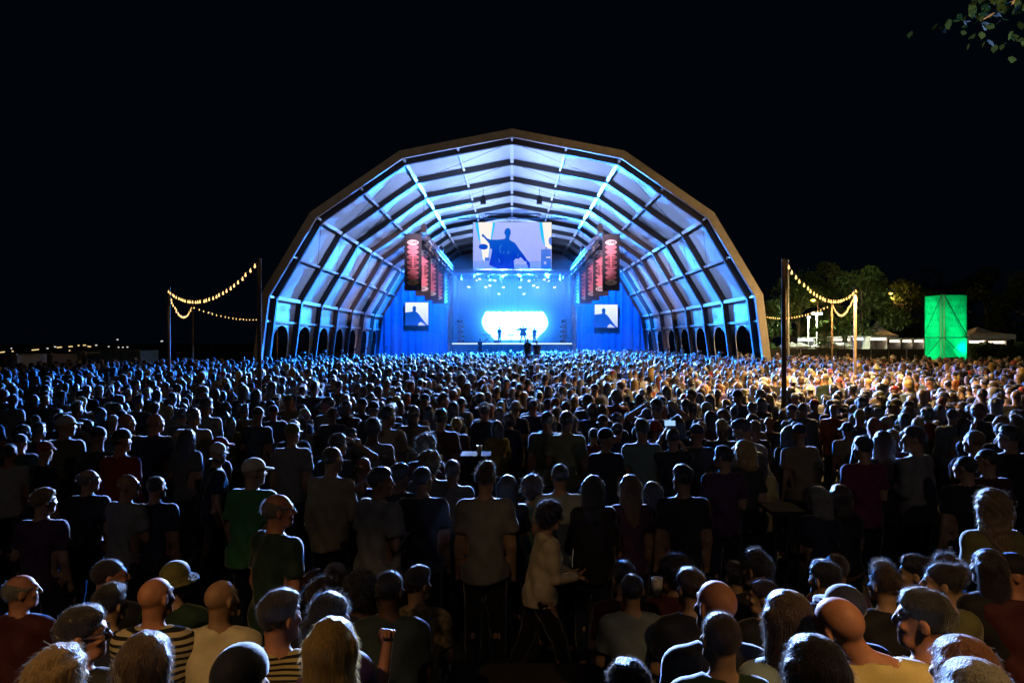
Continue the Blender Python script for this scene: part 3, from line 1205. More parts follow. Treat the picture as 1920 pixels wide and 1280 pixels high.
def hand(f, J, s, detail):
    w, e = J['wr', s], J['el', s]
    d = w - e
    d = d / np.linalg.norm(d)
    side = np.cross(d, [0, 0, 1.0]) if abs(d[2]) < 0.8 else np.cross(d, [0, 1.0, 0])
    side = side / np.linalg.norm(side) * s
    nrm = np.cross(side, d)
    a = J['arms'][0 if s < 0 else 1]
    curl = {'fist': 1.5, 'phone': 0.9, 'drink': 1.0, 'wide': 0.2, 'up': 0.25}.get(a, 0.5)
    p0, p1 = w + d * 0.02, w + d * 0.075
    for q in (-0.6, 0.0, 0.6):
        f.cone(p0 + side * 0.018 * q, p1 + side * 0.026 * q, 0.016, 0.0135, 0.012)
    if not detail:
        f.cone(p1, p1 + d * 0.07 - nrm * 0.03 * curl, 0.024, 0.014, 0.01)
        f.cone(p0 + side * 0.02, p0 + side * 0.045 + d * 0.045, 0.012, 0.009, 0.008)
        return
    for q, L_ in ((-1.5, 0.062), (-0.5, 0.075), (0.5, 0.08), (1.5, 0.072)):
        b = w + d * 0.082 + side * 0.0195 * q
        c1, s1 = math.cos(curl), math.sin(curl)
        m = b + (d * c1 - nrm * s1) * L_ * 0.5
        c2, s2 = math.cos(curl * 1.9), math.sin(curl * 1.9)
        t = m + (d * c2 - nrm * s2) * L_ * 0.5
        f.cone(b, m, 0.0095, 0.0088, 0.004)
        f.cone(m, t, 0.0088, 0.0075, 0.003)
    th = w + d * 0.03 + side * 0.03
    t1 = th + d * 0.03 + side * 0.018 - nrm * 0.012
    f.cone(th, t1, 0.0125, 0.0105, 0.008)
    f.cone(t1, t1 + d * 0.028 - nrm * 0.014 * (1 + curl) - side * 0.01 * curl, 0.0105, 0.0085, 0.003)


def head_pt(J, p):
    return J['head'] + J['HR'] @ np.asarray(p, float)


def head(f, J, detail):
    H, Rm = J['head'], J['HR']
    hp = lambda *p: head_pt(J, p)
    f.ell(hp(0, -0.012, 0.038), (0.075, 0.096, 0.085), 0.03, Rm)
    f.ell(hp(0, 0.022, -0.025), (0.062, 0.074, 0.088), 0.03, Rm)
    f.cone(hp(-0.03, 0.055, -0.085), hp(0.03, 0.055, -0.085), 0.026, 0.026, 0.03)
    f.cone(hp(0, 0.072, -0.095), hp(0, 0.076, -0.09), 0.02, 0.02, 0.02)
    if detail >= 1:
        f.cone(hp(0, 0.092, 0.022), hp(0, 0.113, -0.018), 0.010, 0.0135, 0.012)
        f.cone(hp(-0.012, 0.098, -0.022), hp(0.012, 0.098, -0.022), 0.010, 0.010, 0.008)
        f.cone(hp(-0.032, 0.083, 0.036), hp(0.032, 0.083, 0.036), 0.012, 0.012, 0.015)
        f.cone(hp(-0.018, 0.088, -0.052), hp(0.018, 0.088, -0.052), 0.009, 0.009, 0.010)
        f.cone(hp(-0.016, 0.086, -0.066), hp(0.016, 0.086, -0.066), 0.009, 0.009, 0.008)
        for s in (-1, 1):
            f.ell(hp(s * 0.032, 0.094, 0.016), (0.014, 0.010, 0.010), 0.0, Rm, mode=1)
            f.ell(hp(s * 0.04, 0.072, -0.02), (0.024, 0.02, 0.02), 0.015, Rm)
    for s in (-1, 1):
        er = Rm @ rotz(s * R(22)) @ rotx(R(-10))
        f.ell(hp(s * 0.079, -0.008, 0.002), (0.011, 0.022, 0.034), 0.008, er)
        if detail >= 1:
            f.ell(hp(s * 0.088, 0.000, 0.003), (0.006, 0.011, 0.02), 0.0, er, mode=1)
    f.cone(J['neck'] + [0, -0.005, -0.05], hp(0, -0.025, -0.06), 0.060 if not J['fem'] else 0.052, 0.052 if not J['fem'] else 0.045, 0.03)


LOD = {0: (0.0092, 0.042, 0.010), 1: (0.0135, 0.045, 0.0145), 3: (0.021, 0.05, 0.020), 2: (0.022, 0.05, 0.024)}


def bounds(J):
    pts = [J[k] for k in J if isinstance(J[k], np.ndarray) and J[k].shape == (3,)]
    a = np.array(pts)
    return a.min(0), a.max(0)


def body_mesh(P, lod):
    J = rig(P)
    fine, coarse, _ = LOD[lod]
    lo, hi = bounds(J)
    H = J['head']
    lo, hi = lo - [0.2, 0.2, 0.12], hi + [0.2, 0.24, 0.24]
    lo[2] = min(lo[2], -0.03)
    f = Field(graded(lo[0], hi[0], H[0] - 0.11, H[0] + 0.11, fine, coarse), graded(lo[1], hi[1], H[1] - 0.14, H[1] + 0.15, fine, coarse),
              graded(lo[2], hi[2], H[2] - 0.16, H[2] + 0.16, fine, coarse))
    if P.get('hires'):
        f = Field(np.arange(lo[0], hi[0], fine), np.arange(lo[1], hi[1], fine), graded(lo[2], hi[2], J['wr', 1][2] - 0.1, H[2] + 0.2, fine, coarse))
    torso(f, J)
    for s in (-1, 1):
        sh, el, wr = J['sh', s], J['el', s], J['wr', s]
        f.ell(sh + [0, 0, -0.01], (0.06, 0.062, 0.065), 0.04)
        f.cone(sh, el, 0.052, 0.040, 0.04)
        f.cone(el, wr, 0.041, 0.028, 0.015)
        hand(f, J, s, lod == 0)
        f.cone(J['hj', s], J['kn', s], 0.092, 0.058, 0.04)
        f.cone(J['kn', s] + [0, 0.0, 0], J['an', s], 0.058, 0.038, 0.02)
        f.cone((J['kn', s] * 0.7 + J['an', s] * 0.3) + [0, -0.02, 0], (J['kn', s] * 0.45 + J['an', s] * 0.55) + [0, -0.01, 0], 0.05, 0.042, 0.03)
        f.cone(J['an', s] + [0, -0.02, -0.03], J['an', s] + [0, 0.16, -0.05], 0.042, 0.032, 0.03)
    head(f, J, 1 if lod != 2 else 0)
    if lod < 2 and not P.get('seat'):
        pass
    return f.mesh(), J


def shirt_mesh(P, J, lod):
    step = LOD[lod][2] * (1.75 if lod == 0 else 1.7)
    lo, hi = bounds(J)
    hem = J['hip'][2] - (0.10 if not J['seat'] else 0.02) - P.get('hem', 0.0)
    lo = np.array([lo[0] - 0.15, lo[1] - 0.28, hem - 0.05])
    hi = np.array([hi[0] + 0.15, hi[1] + 0.2, J['neck'][2] + 0.12 if max(J['el', -1][2], J['el', 1][2]) < J['neck'][2] else hi[2] + 0.1])
    f = Field(np.arange(lo[0], hi[0], step), np.arange(lo[1], hi[1], step), np.arange(lo[2], hi[2], step))
    loose = P.get('loose', 0.0)
    g = 0.013 + loose * 0.5
    torso(f, J, g)
    if not J['seat']:
        f.cone(J['waist'], J['hip'] + [0, 0, -0.12], 0.125 + g + J['fat'] + loose, 0.152 + g + J['fat'] * 0.7 + loose * 1.6, 0.05, sy=1.02, sx=0.86)
    for s in (-1, 1):
        sh, el, wr = J['sh', s], J['el', s], J['wr', s]
        f.ell(sh + [0, 0, -0.012], (0.066 + g * .6, 0.07 + g * .6, 0.068 + g * .6), 0.04)
        if P.get('sleeve', 0) == 2:
            f.cone(sh, el, 0.064 + loose, 0.054 + loose, 0.03)
            f.cone(el, wr + (el - wr) * 0.08, 0.055 + loose, 0.042, 0.015)
        elif P.get('sleeve', 0) == 0:
            f.cone(sh, sh + (el - sh) * (0.58 + loose * 4), 0.066 + loose * 0.6, 0.064 + loose * 1.3, 0.03)
    X, Y, Z = f.grid()
    v = f.v
    # folds
    v = v + 0.0075 * np.sin(24 * Z + 16 * X + 3.0 * np.sin(9 * X + 4 * Y)) * np.clip((J['chest'][2] - Z) * 4 + 0.6, 0.2, 1.2) + 0.005 * np.sin(31 * X - 19 * Z + 12 * Y + 1.3)
    if P.get('sleeve', 0) == 0:                     # square-cut sleeve ends
        for s in (-1, 1):
            sh, el = J['sh', s], J['el', s]
            d = (el - sh) / np.linalg.norm(el - sh)
            t = (X - sh[0]) * d[0] + (Y - sh[1]) * d[1] + (Z - sh[2]) * d[2] - 0.20
            near = ((X - el[0]) ** 2 + (Y - el[1]) ** 2 + (Z - el[2]) ** 2) < 0.16 ** 2
            v = np.where(near & (s * X > abs(sh[0]) - 0.02), np.maximum(v, t), v)
    v = np.maximum(v, hem - Z + 0.012 * np.sin(12 * X + 5 * Y))
    nk = J['neck'] + np.array([0, 0.02, 0.055])
    r = np.sqrt(((X - nk[0]) / 0.074) ** 2 + ((Y - nk[1]) / 0.085) ** 2 + ((Z - nk[2]) / 0.07) ** 2)
    v = np.maximum(v, (1 - r) * 0.07)
    f.v = v.astype(np.float32)
    if P.get('hood'):
        f.cone(J['neck'] + [-0.07, -0.06, -0.01], J['neck'] + [0.07, -0.06, -0.01], 0.05, 0.05, 0.03)
        f.cone(J['neck'] + [0, -0.085, -0.02], J['neck'] + [0, -0.10, -0.09], 0.06, 0.04, 0.03)
    return f.mesh()


def trouser_mesh(P, J, lod):
    step = 0.045 if lod < 2 else 0.055
    pts = np.array([J['hip'], J['kn', 1], J['an', 1], J['kn', -1], J['an', -1]])
    lo, hi = pts.min(0) - 0.26, pts.max(0) + 0.26
    f = Field(np.arange(lo[0], hi[0], step), np.arange(lo[1], hi[1], step), np.arange(lo[2], hi[2], step))
    f.cone(J['waist'] + [0, 0, -0.08], J['hip'], 0.118 + J['fat'] * 0.6, 0.136 + J['fat'] * 0.5, 0.04, sy=1.1, sx=0.86)
    for s in (-1, 1):
        f.cone(J['hj', s] + [0, -0.012, -0.03], J['kn', s], 0.098, 0.078, 0.03)
        f.cone(J['kn', s], J['an', s] + [0, 0, 0.03], 0.078, 0.066, 0.02)
    X, Y, Z = f.grid()
    f.v = (f.v + 0.005 * np.sin(40 * Z + 14 * Y)).astype(np.float32)
    return f.mesh()


def hair_mesh(P, J, lod):
    kind = P.get('hair', 'short')
    step = LOD[lod][2]
    H, Rm = J['head'], J['HR']
    low = {'long': 0.42, 'bob': 0.24, 'wavy': 0.36, 'pony': 0.30}.get(kind, 0.16)
    lo, hi = H - [0.21, 0.23, low], H + [0.21, 0.23, 0.24]
    f = Field(np.arange(lo[0], hi[0], step), np.arange(lo[1], hi[1], step), np.arange(lo[2], hi[2], step))
    hp = lambda *p: head_pt(J, p)
    X, Y, Z = f.grid()
    A = Rm.T
    px, py, pz = X - H[0], Y - H[1], Z - H[2]
    lx = A[0, 0] * px + A[0, 1] * py + A[0, 2] * pz
    ly = A[1, 0] * px + A[1, 1] * py + A[1, 2] * pz
    lz = A[2, 0] * px + A[2, 1] * py + A[2, 2] * pz
    if kind == 'buzz':
        f.ell(hp(0, -0.013, 0.040), (0.0785, 0.0995, 0.0895), 0.01, Rm)
        cut = lz - (0.012 + 0.75 * ly)
        f.v = np.maximum(f.v, -cut * 0.8)
    elif kind == 'short':
        f.ell(hp(0, -0.012, 0.046), (0.083, 0.106, 0.094), 0.01, Rm)
        f.ell(hp(0, 0.02, 0.085), (0.066, 0.072, 0.055), 0.03, Rm)
        n = 0.004 * np.sin(70 * lx + 20 * ly) * np.sin(55 * ly + 30 * lz) + 0.003 * np.sin(90 * lz + 31 * lx)
        f.v = np.maximum(f.v + n, -(lz - (0.004 + 0.82 * ly)) * 0.77)
    elif kind == 'tuft':
        f.ell(hp(0, -0.012, 0.046), (0.081, 0.104, 0.09), 0.01, Rm)
        f.ell(hp(0.01, 0.03, 0.115), (0.058, 0.062, 0.045), 0.03, Rm)
        n = 0.006 * np.sin(60 * lx + 26 * ly) * np.sin(45 * ly + 30 * lz)
        f.v = np.maximum(f.v + n, -(lz - (0.012 + 0.82 * ly)) * 0.77)
    elif kind == 'curly':
        f.ell(hp(0, -0.02, 0.05), (0.112, 0.122, 0.108), 0.01, Rm)
        f.ell(hp(0, -0.05, -0.02), (0.105, 0.085, 0.09), 0.04, Rm)
        n = 0.011 * np.sin(58 * lx + 8 * lz) * np.sin(52 * ly + 9) * np.sin(61 * lz + 2) + 0.006 * np.sin(95 * lx + 80 * lz + 60 * ly)
        f.v = np.maximum(f.v + n, -(lz - (-0.035 + 0.95 * ly)) * 0.72)
    elif kind in ('long', 'wavy', 'bob'):
        L_ = {'long': 0.34, 'wavy': 0.28, 'bob': 0.15}[kind]
        f.ell(hp(0, -0.014, 0.044), (0.089, 0.110, 0.095), 0.02, Rm)
        f.v = np.maximum(f.v, -(lz - (-0.005 + 0.85 * ly)) * 0.76)
        a, b = hp(0, -0.055, 0.01), H + Rm @ np.array([0, -0.085, 0]) + np.array([0, -0.012, -L_])
        f.cone(a, b, 0.056, 0.046, 0.05, sx=0.60)
        for s in (-1, 1):
            e = H + Rm @ np.array([s * 0.086, -0.03, 0]) + np.array([0, 0, -L_ * 0.9])
            f.cone(hp(s * 0.068, -0.012, 0.03), e, 0.032, 0.026, 0.04)
        amp = 0.0045 if kind == 'wavy' else 0.0025
        f.v = f.v + amp * np.sin(75 * lx + (6 if kind == 'wavy' else 2) * np.sin(22 * lz + 9 * lx)) + 0.002 * np.sin(120 * lx + 60 * ly)
    elif kind in ('pony', 'bun'):
        f.ell(hp(0, -0.012, 0.044), (0.083, 0.105, 0.091), 0.01, Rm)
        f.v = np.maximum(f.v + 0.003 * np.sin(80 * lx), -(lz - (-0.005 + 0.82 * ly)) * 0.77)
        if kind == 'bun':
            f.ell(hp(0, -0.085, 0.095), (0.05, 0.045, 0.045), 0.015, Rm)
        else:
            f.cone(hp(0, -0.10, 0.05), hp(0, -0.15, 0.0), 0.03, 0.036, 0.02)
            f.cone(hp(0, -0.15, 0.0), hp(0, -0.135, -0.17), 0.036, 0.015, 0.02)
    elif kind == 'fringe':              # a bald crown with a grey ring of hair
        f.ell(hp(0, -0.014, 0.030), (0.0815, 0.102, 0.086), 0.01, Rm)
        v = np.maximum(f.v, -(lz - (-0.012 + 0.7 * ly)) * 0.8)
        f.v = np.maximum(v, lz - 0.055 + 0.4 * np.clip(ly, -0.1, 0.02))
    elif kind == 'cap':
        f.ell(hp(0, -0.006, 0.055), (0.089, 0.110, 0.093), 0.01, Rm)
        f.v = np.maximum(f.v, -(lz - (0.034 + 0.10 * ly)) * 0.98)
        b = f.v.copy()
        br = np.sqrt((lx / 0.078) ** 2 + ((ly - 0.10) / 0.088) ** 2) - 1
        slab = np.abs(lz - (0.042 - 0.12 * (ly - 0.09) - 3.0 * lx ** 2)) - max(0.006, step * 0.55)
        f.v = np.minimum(b, np.maximum(br * 0.08, np.maximum(slab, 0.07 - ly)))
    elif kind == 'capback':
        f.ell(hp(0, -0.006, 0.055), (0.089, 0.110, 0.093), 0.01, Rm)
        f.v = np.maximum(f.v, -(lz - (0.034 - 0.10 * ly)) * 0.98)
        br = np.sqrt((lx / 0.074) ** 2 + ((ly + 0.11) / 0.08) ** 2) - 1
        slab = np.abs(lz - (0.036 + 0.22 * (ly + 0.09) - 3.0 * lx ** 2)) - max(0.006, step * 0.55)
        f.v = np.minimum(f.v, np.maximum(br * 0.08, np.maximum(slab, ly + 0.08)))
    elif kind == 'bucket':
        f.ell(hp(0, -0.006, 0.058), (0.092, 0.112, 0.092), 0.01, Rm)
        f.v = np.maximum(f.v, -(lz - 0.03))
        rr = np.sqrt(lx ** 2 + (0.9 * ly) ** 2)
        slab = np.abs(lz - (0.055 - 0.55 * (rr - 0.07))) - max(0.006, step * 0.55)
        f.v = np.minimum(f.v, np.maximum(slab, np.maximum(rr - 0.148, 0.07 - rr)))
    f.v = f.v.astype(np.float32)
    if f.v.min() >= 0:
        return None
    return f.mesh()


def strands(V, Q, n, length, seed, curl=0.4, droop=0.5, wd=0.0008):
    """fine loose hairs standing off a hair surface: one thin quad each"""
    g = np.random.default_rng(seed)
    q = Q[g.integers(0, len(Q), n)]
    a, b, c, d = V[q[:, 0]], V[q[:, 1]], V[q[:, 2]], V[q[:, 3]]
    u, w = g.random((n, 1)), g.random((n, 1))
    p = (a * (1 - u) + b * u) * (1 - w) + (d * (1 - u) + c * u) * w
    nr = np.cross(c - a, d - b)
    nr /= np.maximum(np.linalg.norm(nr, axis=1), 1e-9)[:, None]
    dr = nr * 0.48 + g.normal(size=(n, 3)) * curl + np.array([0, 0, -droop])
    dr /= np.linalg.norm(dr, axis=1)[:, None]
    L_ = length * g.uniform(0.4, 1.5, (n, 1))
    sd = np.cross(dr, g.normal(size=(n, 3)))
    sd /= np.maximum(np.linalg.norm(sd, axis=1), 1e-9)[:, None]
    e = p + dr * L_ + nr * 0.004
    S_ = np.stack([p - nr * 0.003 - sd * wd, p - nr * 0.003 + sd * wd, e + sd * wd * 0.35, e - sd * wd * 0.35], 1).reshape(-1, 3)
    F_ = np.arange(n * 4).reshape(-1, 4) + len(V)
    return np.concatenate([V, S_]), np.concatenate([Q, F_])


STR = {'short': (0.009, 0.3, 0.4), 'buzz': (0.005, 0.3, 0.1), 'tuft': (0.02, 0.34, -0.15), 'long': (0.024, 0.18, 1.1), 'bob': (0.022, 0.2, 0.95), 'wavy': (0.024, 0.34, 0.8), 'pony': (0.02, 0.35, 0.5), 'bun': (0.02, 0.4, 0.3), 'curly': (0.026, 0.7, 0.0), 'fringe': (0.012, 0.35, 0.3)}
M['skin'] = mat('skin', (0.5, 0.33, 0.25), 0.56, spec=0.4, obj_color=True, var=(14, 0.20), bump=(90, 0.0006))
M['cloth'] = mat('cloth', (0.3, 0.3, 0.3), 0.75, spec=0.4, obj_color=True, var=(14, 0.10), bump=(45, 0.0018), sheen=0.8)
M['hair'] = mat('hair', (0.05, 0.03, 0.02), 0.42, spec=0.8, obj_color=True, var=(30, 0.35, (4, 4, 0.5)), bump=(55, 0.012, (3, 3, 0.35)), sheen=0.45, transl=0.25)


M['strand'] = mat('loose_hair', (0.2, 0.15, 0.1), 0.4, spec=0.6, obj_color=True, transl=0.55)
_N, _L = M['strand'].node_tree.nodes, M['strand'].node_tree.links
_oi = [q for q in _N if q.type == 'OBJECT_INFO'][0]
_mx = _N.new('ShaderNodeMix'); _mx.data_type = 'RGBA'; _mx.inputs[0].default_value = 0.12; _mx.inputs[7].default_value = (0.75, 0.68, 0.60, 1)  # hair colour paled to stand in for the backlit rim glow
_L.new(_oi.outputs['Color'], _mx.inputs[6])
for _q in ('BSDF_PRINCIPLED', 'BSDF_TRANSLUCENT'):
    _L.new(_mx.outputs[2], [n for n in _N if n.type == _q][0].inputs[0])


def stripes(name, a, b, freq):
    m = mat(name, a, 0.9, spec=0.2, bump=(45, 0.0018))
    N, L = m.node_tree.nodes, m.node_tree.links
    tc = N.new('ShaderNodeTexCoord')
    sp = N.new('ShaderNodeSeparateXYZ')
    L.new(tc.outputs['Object'], sp.inputs[0])
    w = N.new('ShaderNodeMath'); w.operation = 'MULTIPLY'; w.inputs[1].default_value = freq
    L.new(sp.outputs[2], w.inputs[0])
    fr = N.new('ShaderNodeMath'); fr.operation = 'FRACT'
    L.new(w.outputs[0], fr.inputs[0])
    gt = N.new('ShaderNodeMath'); gt.operation = 'GREATER_THAN'; gt.inputs[1].default_value = 0.55
    L.new(fr.outputs[0], gt.inputs[0])
    mx = N.new('ShaderNodeMix'); mx.data_type = 'RGBA'
    mx.inputs[6].default_value = (*a, 1)
    mx.inputs[7].default_value = (*b, 1)
    L.new(gt.outputs[0], mx.inputs[0])
    L.new(mx.outputs[2], N['Principled BSDF'].inputs['Base Color'])
    return m


M['stripe'] = stripes('striped_cloth', (0.55, 0.47, 0.33), (0.02, 0.02, 0.02), 27)
M['stripe_fine'] = stripes('fine_striped_cloth', (0.5, 0.42, 0.22), (0.02, 0.02, 0.025), 42)
mf = mat('floral_cloth', (0.30, 0.24, 0.14), 0.9, spec=0.2, var=(22, 0.75), bump=(45, 0.0018))
M['floral'] = mf
M['eye'] = mat('eye', (0.25, 0.22, 0.2), 0.15, var=(40, 0.3))

SKINS = {'fair': (0.52, 0.33, 0.24), 'tan': (0.38, 0.22, 0.14), 'dark': (0.14, 0.075, 0.05), 'red': (0.54, 0.25, 0.17)}
HAIRS = {'black': (0.012, 0.010, 0.010), 'dark': (0.03, 0.02, 0.014), 'brown': (0.085, 0.048, 0.025), 'blond': (0.58, 0.38, 0.12), 'grey': (0.35, 0.34, 0.33), 'auburn': (0.20, 0.07, 0.03), 'fair': (0.30, 0.20, 0.10), 'white': (0.6, 0.6, 0.6), 'olive': (0.20, 0.19, 0.07), 'navy': (0.02, 0.025, 0.06), 'cream': (0.7, 0.66, 0.58), 'red': (0.4, 0.04, 0.03)}
CLOTHS = {'black': (0.012, 0.012, 0.014), 'charcoal': (0.05, 0.05, 0.055), 'navy': (0.015, 0.022, 0.06), 'grey': (0.26, 0.27, 0.29), 'light grey': (0.45, 0.47, 0.5), 'white': (0.72, 0.72, 0.72), 'cream': (0.70, 0.62, 0.46), 'beige': (0.50, 0.41, 0.28),
          'green': (0.07, 0.30, 0.10), 'dark green': (0.02, 0.05, 0.03), 'olive': (0.14, 0.14, 0.06), 'teal': (0.08, 0.24, 0.28), 'pale blue': (0.38, 0.52, 0.66), 'red': (0.55, 0.05, 0.03), 'orange': (0.75, 0.20, 0.05), 'purple': (0.09, 0.035, 0.11), 'maroon': (0.075, 0.012, 0.018), 'yellow': (0.72, 0.58, 0.10), 'mustard': (0.72, 0.60, 0.28), 'pink': (0.62, 0.25, 0.30), 'brown': (0.16, 0.09, 0.05)}

CACHE = {}


def figure_parts(P, lod):
    key = (lod,) + tuple(sorted((k, v) for k, v in P.items()))
    if key not in CACHE:
        Pk = dict(P)
        (V, Q), J = body_mesh(Pk, lod)
        parts = {'body': mesh_np('body', V, Q, M['skin'])}
        V, Q = shirt_mesh(Pk, J, lod)
        parts['shirt'] = mesh_np('shirt', V, Q, M['cloth'])
        V, Q = trouser_mesh(Pk, J, lod)
        parts['trousers'] = mesh_np('trousers', V, Q, M['cloth'])
        if Pk.get('hair', 'short') != 'bald':
            r = hair_mesh(Pk, J, lod)
            if r is not None:
                hat = Pk['hair'] in ('cap', 'capback', 'bucket') if 'hair' in Pk else False
                if not hat and lod != 2:
                    n_surf = len(r[1])
                    ln, cu, dp = STR[Pk.get('hair', 'short')]
                    r = strands(r[0], r[1], (3800 if Pk.get('hair') not in ('buzz', 'short') else 2600) if lod == 0 else 420, ln * (1.0 if lod == 0 else 1.2), len(CACHE) + 3, cu, dp, 0.00055 if lod == 0 else 0.0011)
                nq = len(r[1])
                mi = np.zeros(nq, dtype=np.int32)
                if not hat and lod != 2:
                    mi[n_surf:] = 1
                parts['hat' if hat else 'hair'] = mesh_np('hat' if hat else 'hair', r[0], r[1], mats=[M['cloth']] if hat else [M['hair'], M['strand']], mat_idx=mi)
        CACHE[key] = (parts, J)
    return CACHE[key]


def stripe_copy(me, m):
    c = me.copy()
    c.materials.clear()
    c.materials.append(m)
    return c


def person(P, lod, loc, face, scale, label, skin='fair', hair='dark', shirt='black', trousers='navy', pattern=None, group=None, extras=()):
    """a person: an empty at the feet with the body, clothes and hair below it; face is the turn from the stage direction"""
    parts, J = figure_parts(P, lod)
    root = empty('person', loc, face)
    root.scale = (scale, scale, scale)
    tag(root, label, 'person', group)
    cl = CLOTHS[shirt] if isinstance(shirt, str) else shirt
    for nm, me in parts.items():
        col = {'body': SKINS[skin], 'shirt': cl, 'trousers': CLOTHS[trousers], 'hair': HAIRS[hair], 'hat': HAIRS[hair]}[nm]
        if nm == 'shirt' and pattern:
            k2 = (id(me), pattern)
            if k2 not in CACHE:
                CACHE[k2] = stripe_copy(me, M[pattern])
            me = CACHE[k2]
        link(nm, me, root, color=col)
    H, Rm = J['head'], J['HR']
    if 'shoes' in extras:
        for s in (-1, 1):
            f = Field(*[np.arange(J['an', s][q] - 0.3, J['an', s][q] + 0.3, 0.014) for q in range(3)])
            f.cone(J['an', s] + [0, -0.035, -0.035], J['an', s] + [0, 0.17, -0.05], 0.050, 0.040, 0.03)
            f.cone(J['an', s] + [0, -0.02, 0.0], J['an', s] + [0, -0.02, 0.03], 0.05, 0.05, 0.03)
            X, Y, Z = f.grid()
            f.v = np.maximum(f.v, 0.0 - Z).astype(np.float32)
            link('shoe', mesh_np('shoe', *f.mesh(), M['cloth']), root, color=CLOTHS['light grey' if 'pale' in extras else 'black'])
    if lod == 0 and 'eyes' in extras:
        for s in (-1, 1):
            mb = MB()
            c = head_pt(J, (s * 0.032, 0.082, 0.016))
            mb.lathe(c, [(0.004, -0.012), (0.010, -0.007), (0.0125, 0.0), (0.010, 0.007), (0.004, 0.012)], 8)
            link('eye', mb.mesh('eye', M['eye'], True), root)
    if 'glasses' in extras:
        mb = MB()
        for s in (-1, 1):
            pts = [Vector(head_pt(J, (s * (0.034 + 0.026 * math.cos(t)), 0.108, 0.014 + 0.019 * math.sin(t)))) for t in [i * math.pi / 6 for i in range(13)]]
            mb.path(pts, 0.003, 4)
            mb.tube(Vector(head_pt(J, (s * 0.06, 0.105, 0.018))), Vector(head_pt(J, (s * 0.084, 0.0, 0.016))), 0.003, n=4)
        mb.tube(Vector(head_pt(J, (-0.01, 0.108, 0.018))), Vector(head_pt(J, (0.01, 0.108, 0.018))), 0.003, n=4)
        link('glasses', mb.mesh('glasses', M['glass_dark']), root)
    if 'beard' in extras:
        kb = ('beard', lod) + tuple(sorted(P.items()))
        if kb not in CACHE:
            st = LOD[lod][2]
            lo, hi = H - [0.14, 0.14, 0.17], H + [0.14, 0.14, 0.05]
            f = Field(np.arange(lo[0], hi[0], st), np.arange(lo[1], hi[1], st), np.arange(lo[2], hi[2], st))
            f.ell(head_pt(J, (0, 0.028, -0.055)), (0.07, 0.076, 0.075), 0.02, Rm)
            X, Y, Z = f.grid()
            A = Rm.T
            px, py, pz = X - H[0], Y - H[1], Z - H[2]
            ly = A[1, 0] * px + A[1, 1] * py + A[1, 2] * pz
            lz = A[2, 0] * px + A[2, 1] * py + A[2, 2] * pz
            f.v = np.maximum(f.v, np.maximum(lz + 0.03 + 0.0 * ly, 0.02 - ly)).astype(np.float32)
            CACHE[kb] = mesh_np('beard', *f.mesh(), M['hair'])
        link('beard', CACHE[kb], root, color=HAIRS[hair if hair in ('black', 'dark', 'brown', 'grey', 'auburn') else 'dark'])
    return root, J

# ------------------------------------------------------------------ bleacher under the watchers near the camera
bl = empty('bleacher', (0, 3.3, 0))
tag(bl, 'stepped timber bleacher under the seated watchers nearest the camera', 'bleacher')
TIER = [(5.0, 0.0), (4.3, 0.10), (3.15, 0.42), (2.65, 0.54), (2.1, 0.66)]       # distance of the seat, height of the footboard
for D, z in TIER:
    for q in range(3 if z > 0.05 else 0):
        mb = MB(); mb.box((0, D + 0.30 + 0.15 * q, z - 0.02), (9.4, 0.14, 0.04)); mb.build('plank', M['plank'], bl)
    for q in range(3):
        mb = MB(); mb.box((0, D - 0.16 + 0.15 * q, z + 0.41), (9.4, 0.14, 0.04)); mb.build('plank', M['plank'], bl)
    for x in (-4.6, -2.3, 0, 2.3, 4.6):
        mb = MB(); mb.box((x, D - 0.08, (z + 0.39) / 2), (0.08, 0.3, z + 0.38)); mb.build('support', M['plank'], bl)

PEOPLE_AT = []


def head_dist(hw):
    return 205.0 / hw


def put(px, top, D, P, label, face=0.0, **kw):
    """a person whose crown shows at photo pixel (px, top) at distance D; the size follows from the ground it stands or sits on"""
    seat = P.get('seat', 0)
    c = at(px, top, D)
    J = rig(P)
    crown = J['head'] + J['HR'] @ np.array([0, -0.01, 0.125])
    base = kw.pop('base', 0.0)
    fit = kw.pop('fit', False)
    if seat:
        base = min(TIER, key=lambda t: abs(t[0] - D))[1]
    scale = (c.z - base) / crown[2]
    if seat:
        scale = min(1.03, max(0.90, scale))
    else:
        scale = min(1.12, max(0.84, scale))
    fr = R(face)
    off = Vector((crown[0] * math.cos(fr) - crown[1] * math.sin(fr), crown[0] * math.sin(fr) + crown[1] * math.cos(fr), 0)) * scale
    lod = kw.pop('lod', 0 if D < 5.7 else 1)
    r, J = person(P, lod, (c.x - off.x, D - off.y, base), fr, scale, label, **kw)
    PEOPLE_AT.append((c.x, D, label, px))
    return r


LAP = ('lap', 'lap')
DN = ('down', 'down')
# ---- seated watchers (photo left to photo right, lower band)
G1 = 'watchers on the bleacher'
put(38, 1078, 4.5, dict(seat=1, hair='fringe', yaw=-50, arms=LAP), 'balding person in maroon in profile at the container end of the bleacher', face=0, skin='red', hair='grey', shirt='maroon', group=G1, extras=('eyes',))
put(203, 1046, 4.7, dict(seat=1, hair='buzz', yaw=-58, arms=LAP), 'bearded person in profile behind the dark-haired person beside the striped shirt', skin='red', hair='dark', shirt='black', group=G1, extras=('beard', 'eyes'))
put(204, 1099, 4.15, dict(seat=1, hair='short', yaw=-14, arms=LAP), 'dark-haired person in navy sitting beside the bald person in wide stripes', hair='black', shirt='navy', group=G1)
put(290, 1072, 4.05, dict(seat=1, hair='bald', yaw=-18, fat=0.02, arms=LAP), 'bald person in a shirt with wide black and tan stripes', skin='red', shirt='cream', pattern='stripe', group=G1)
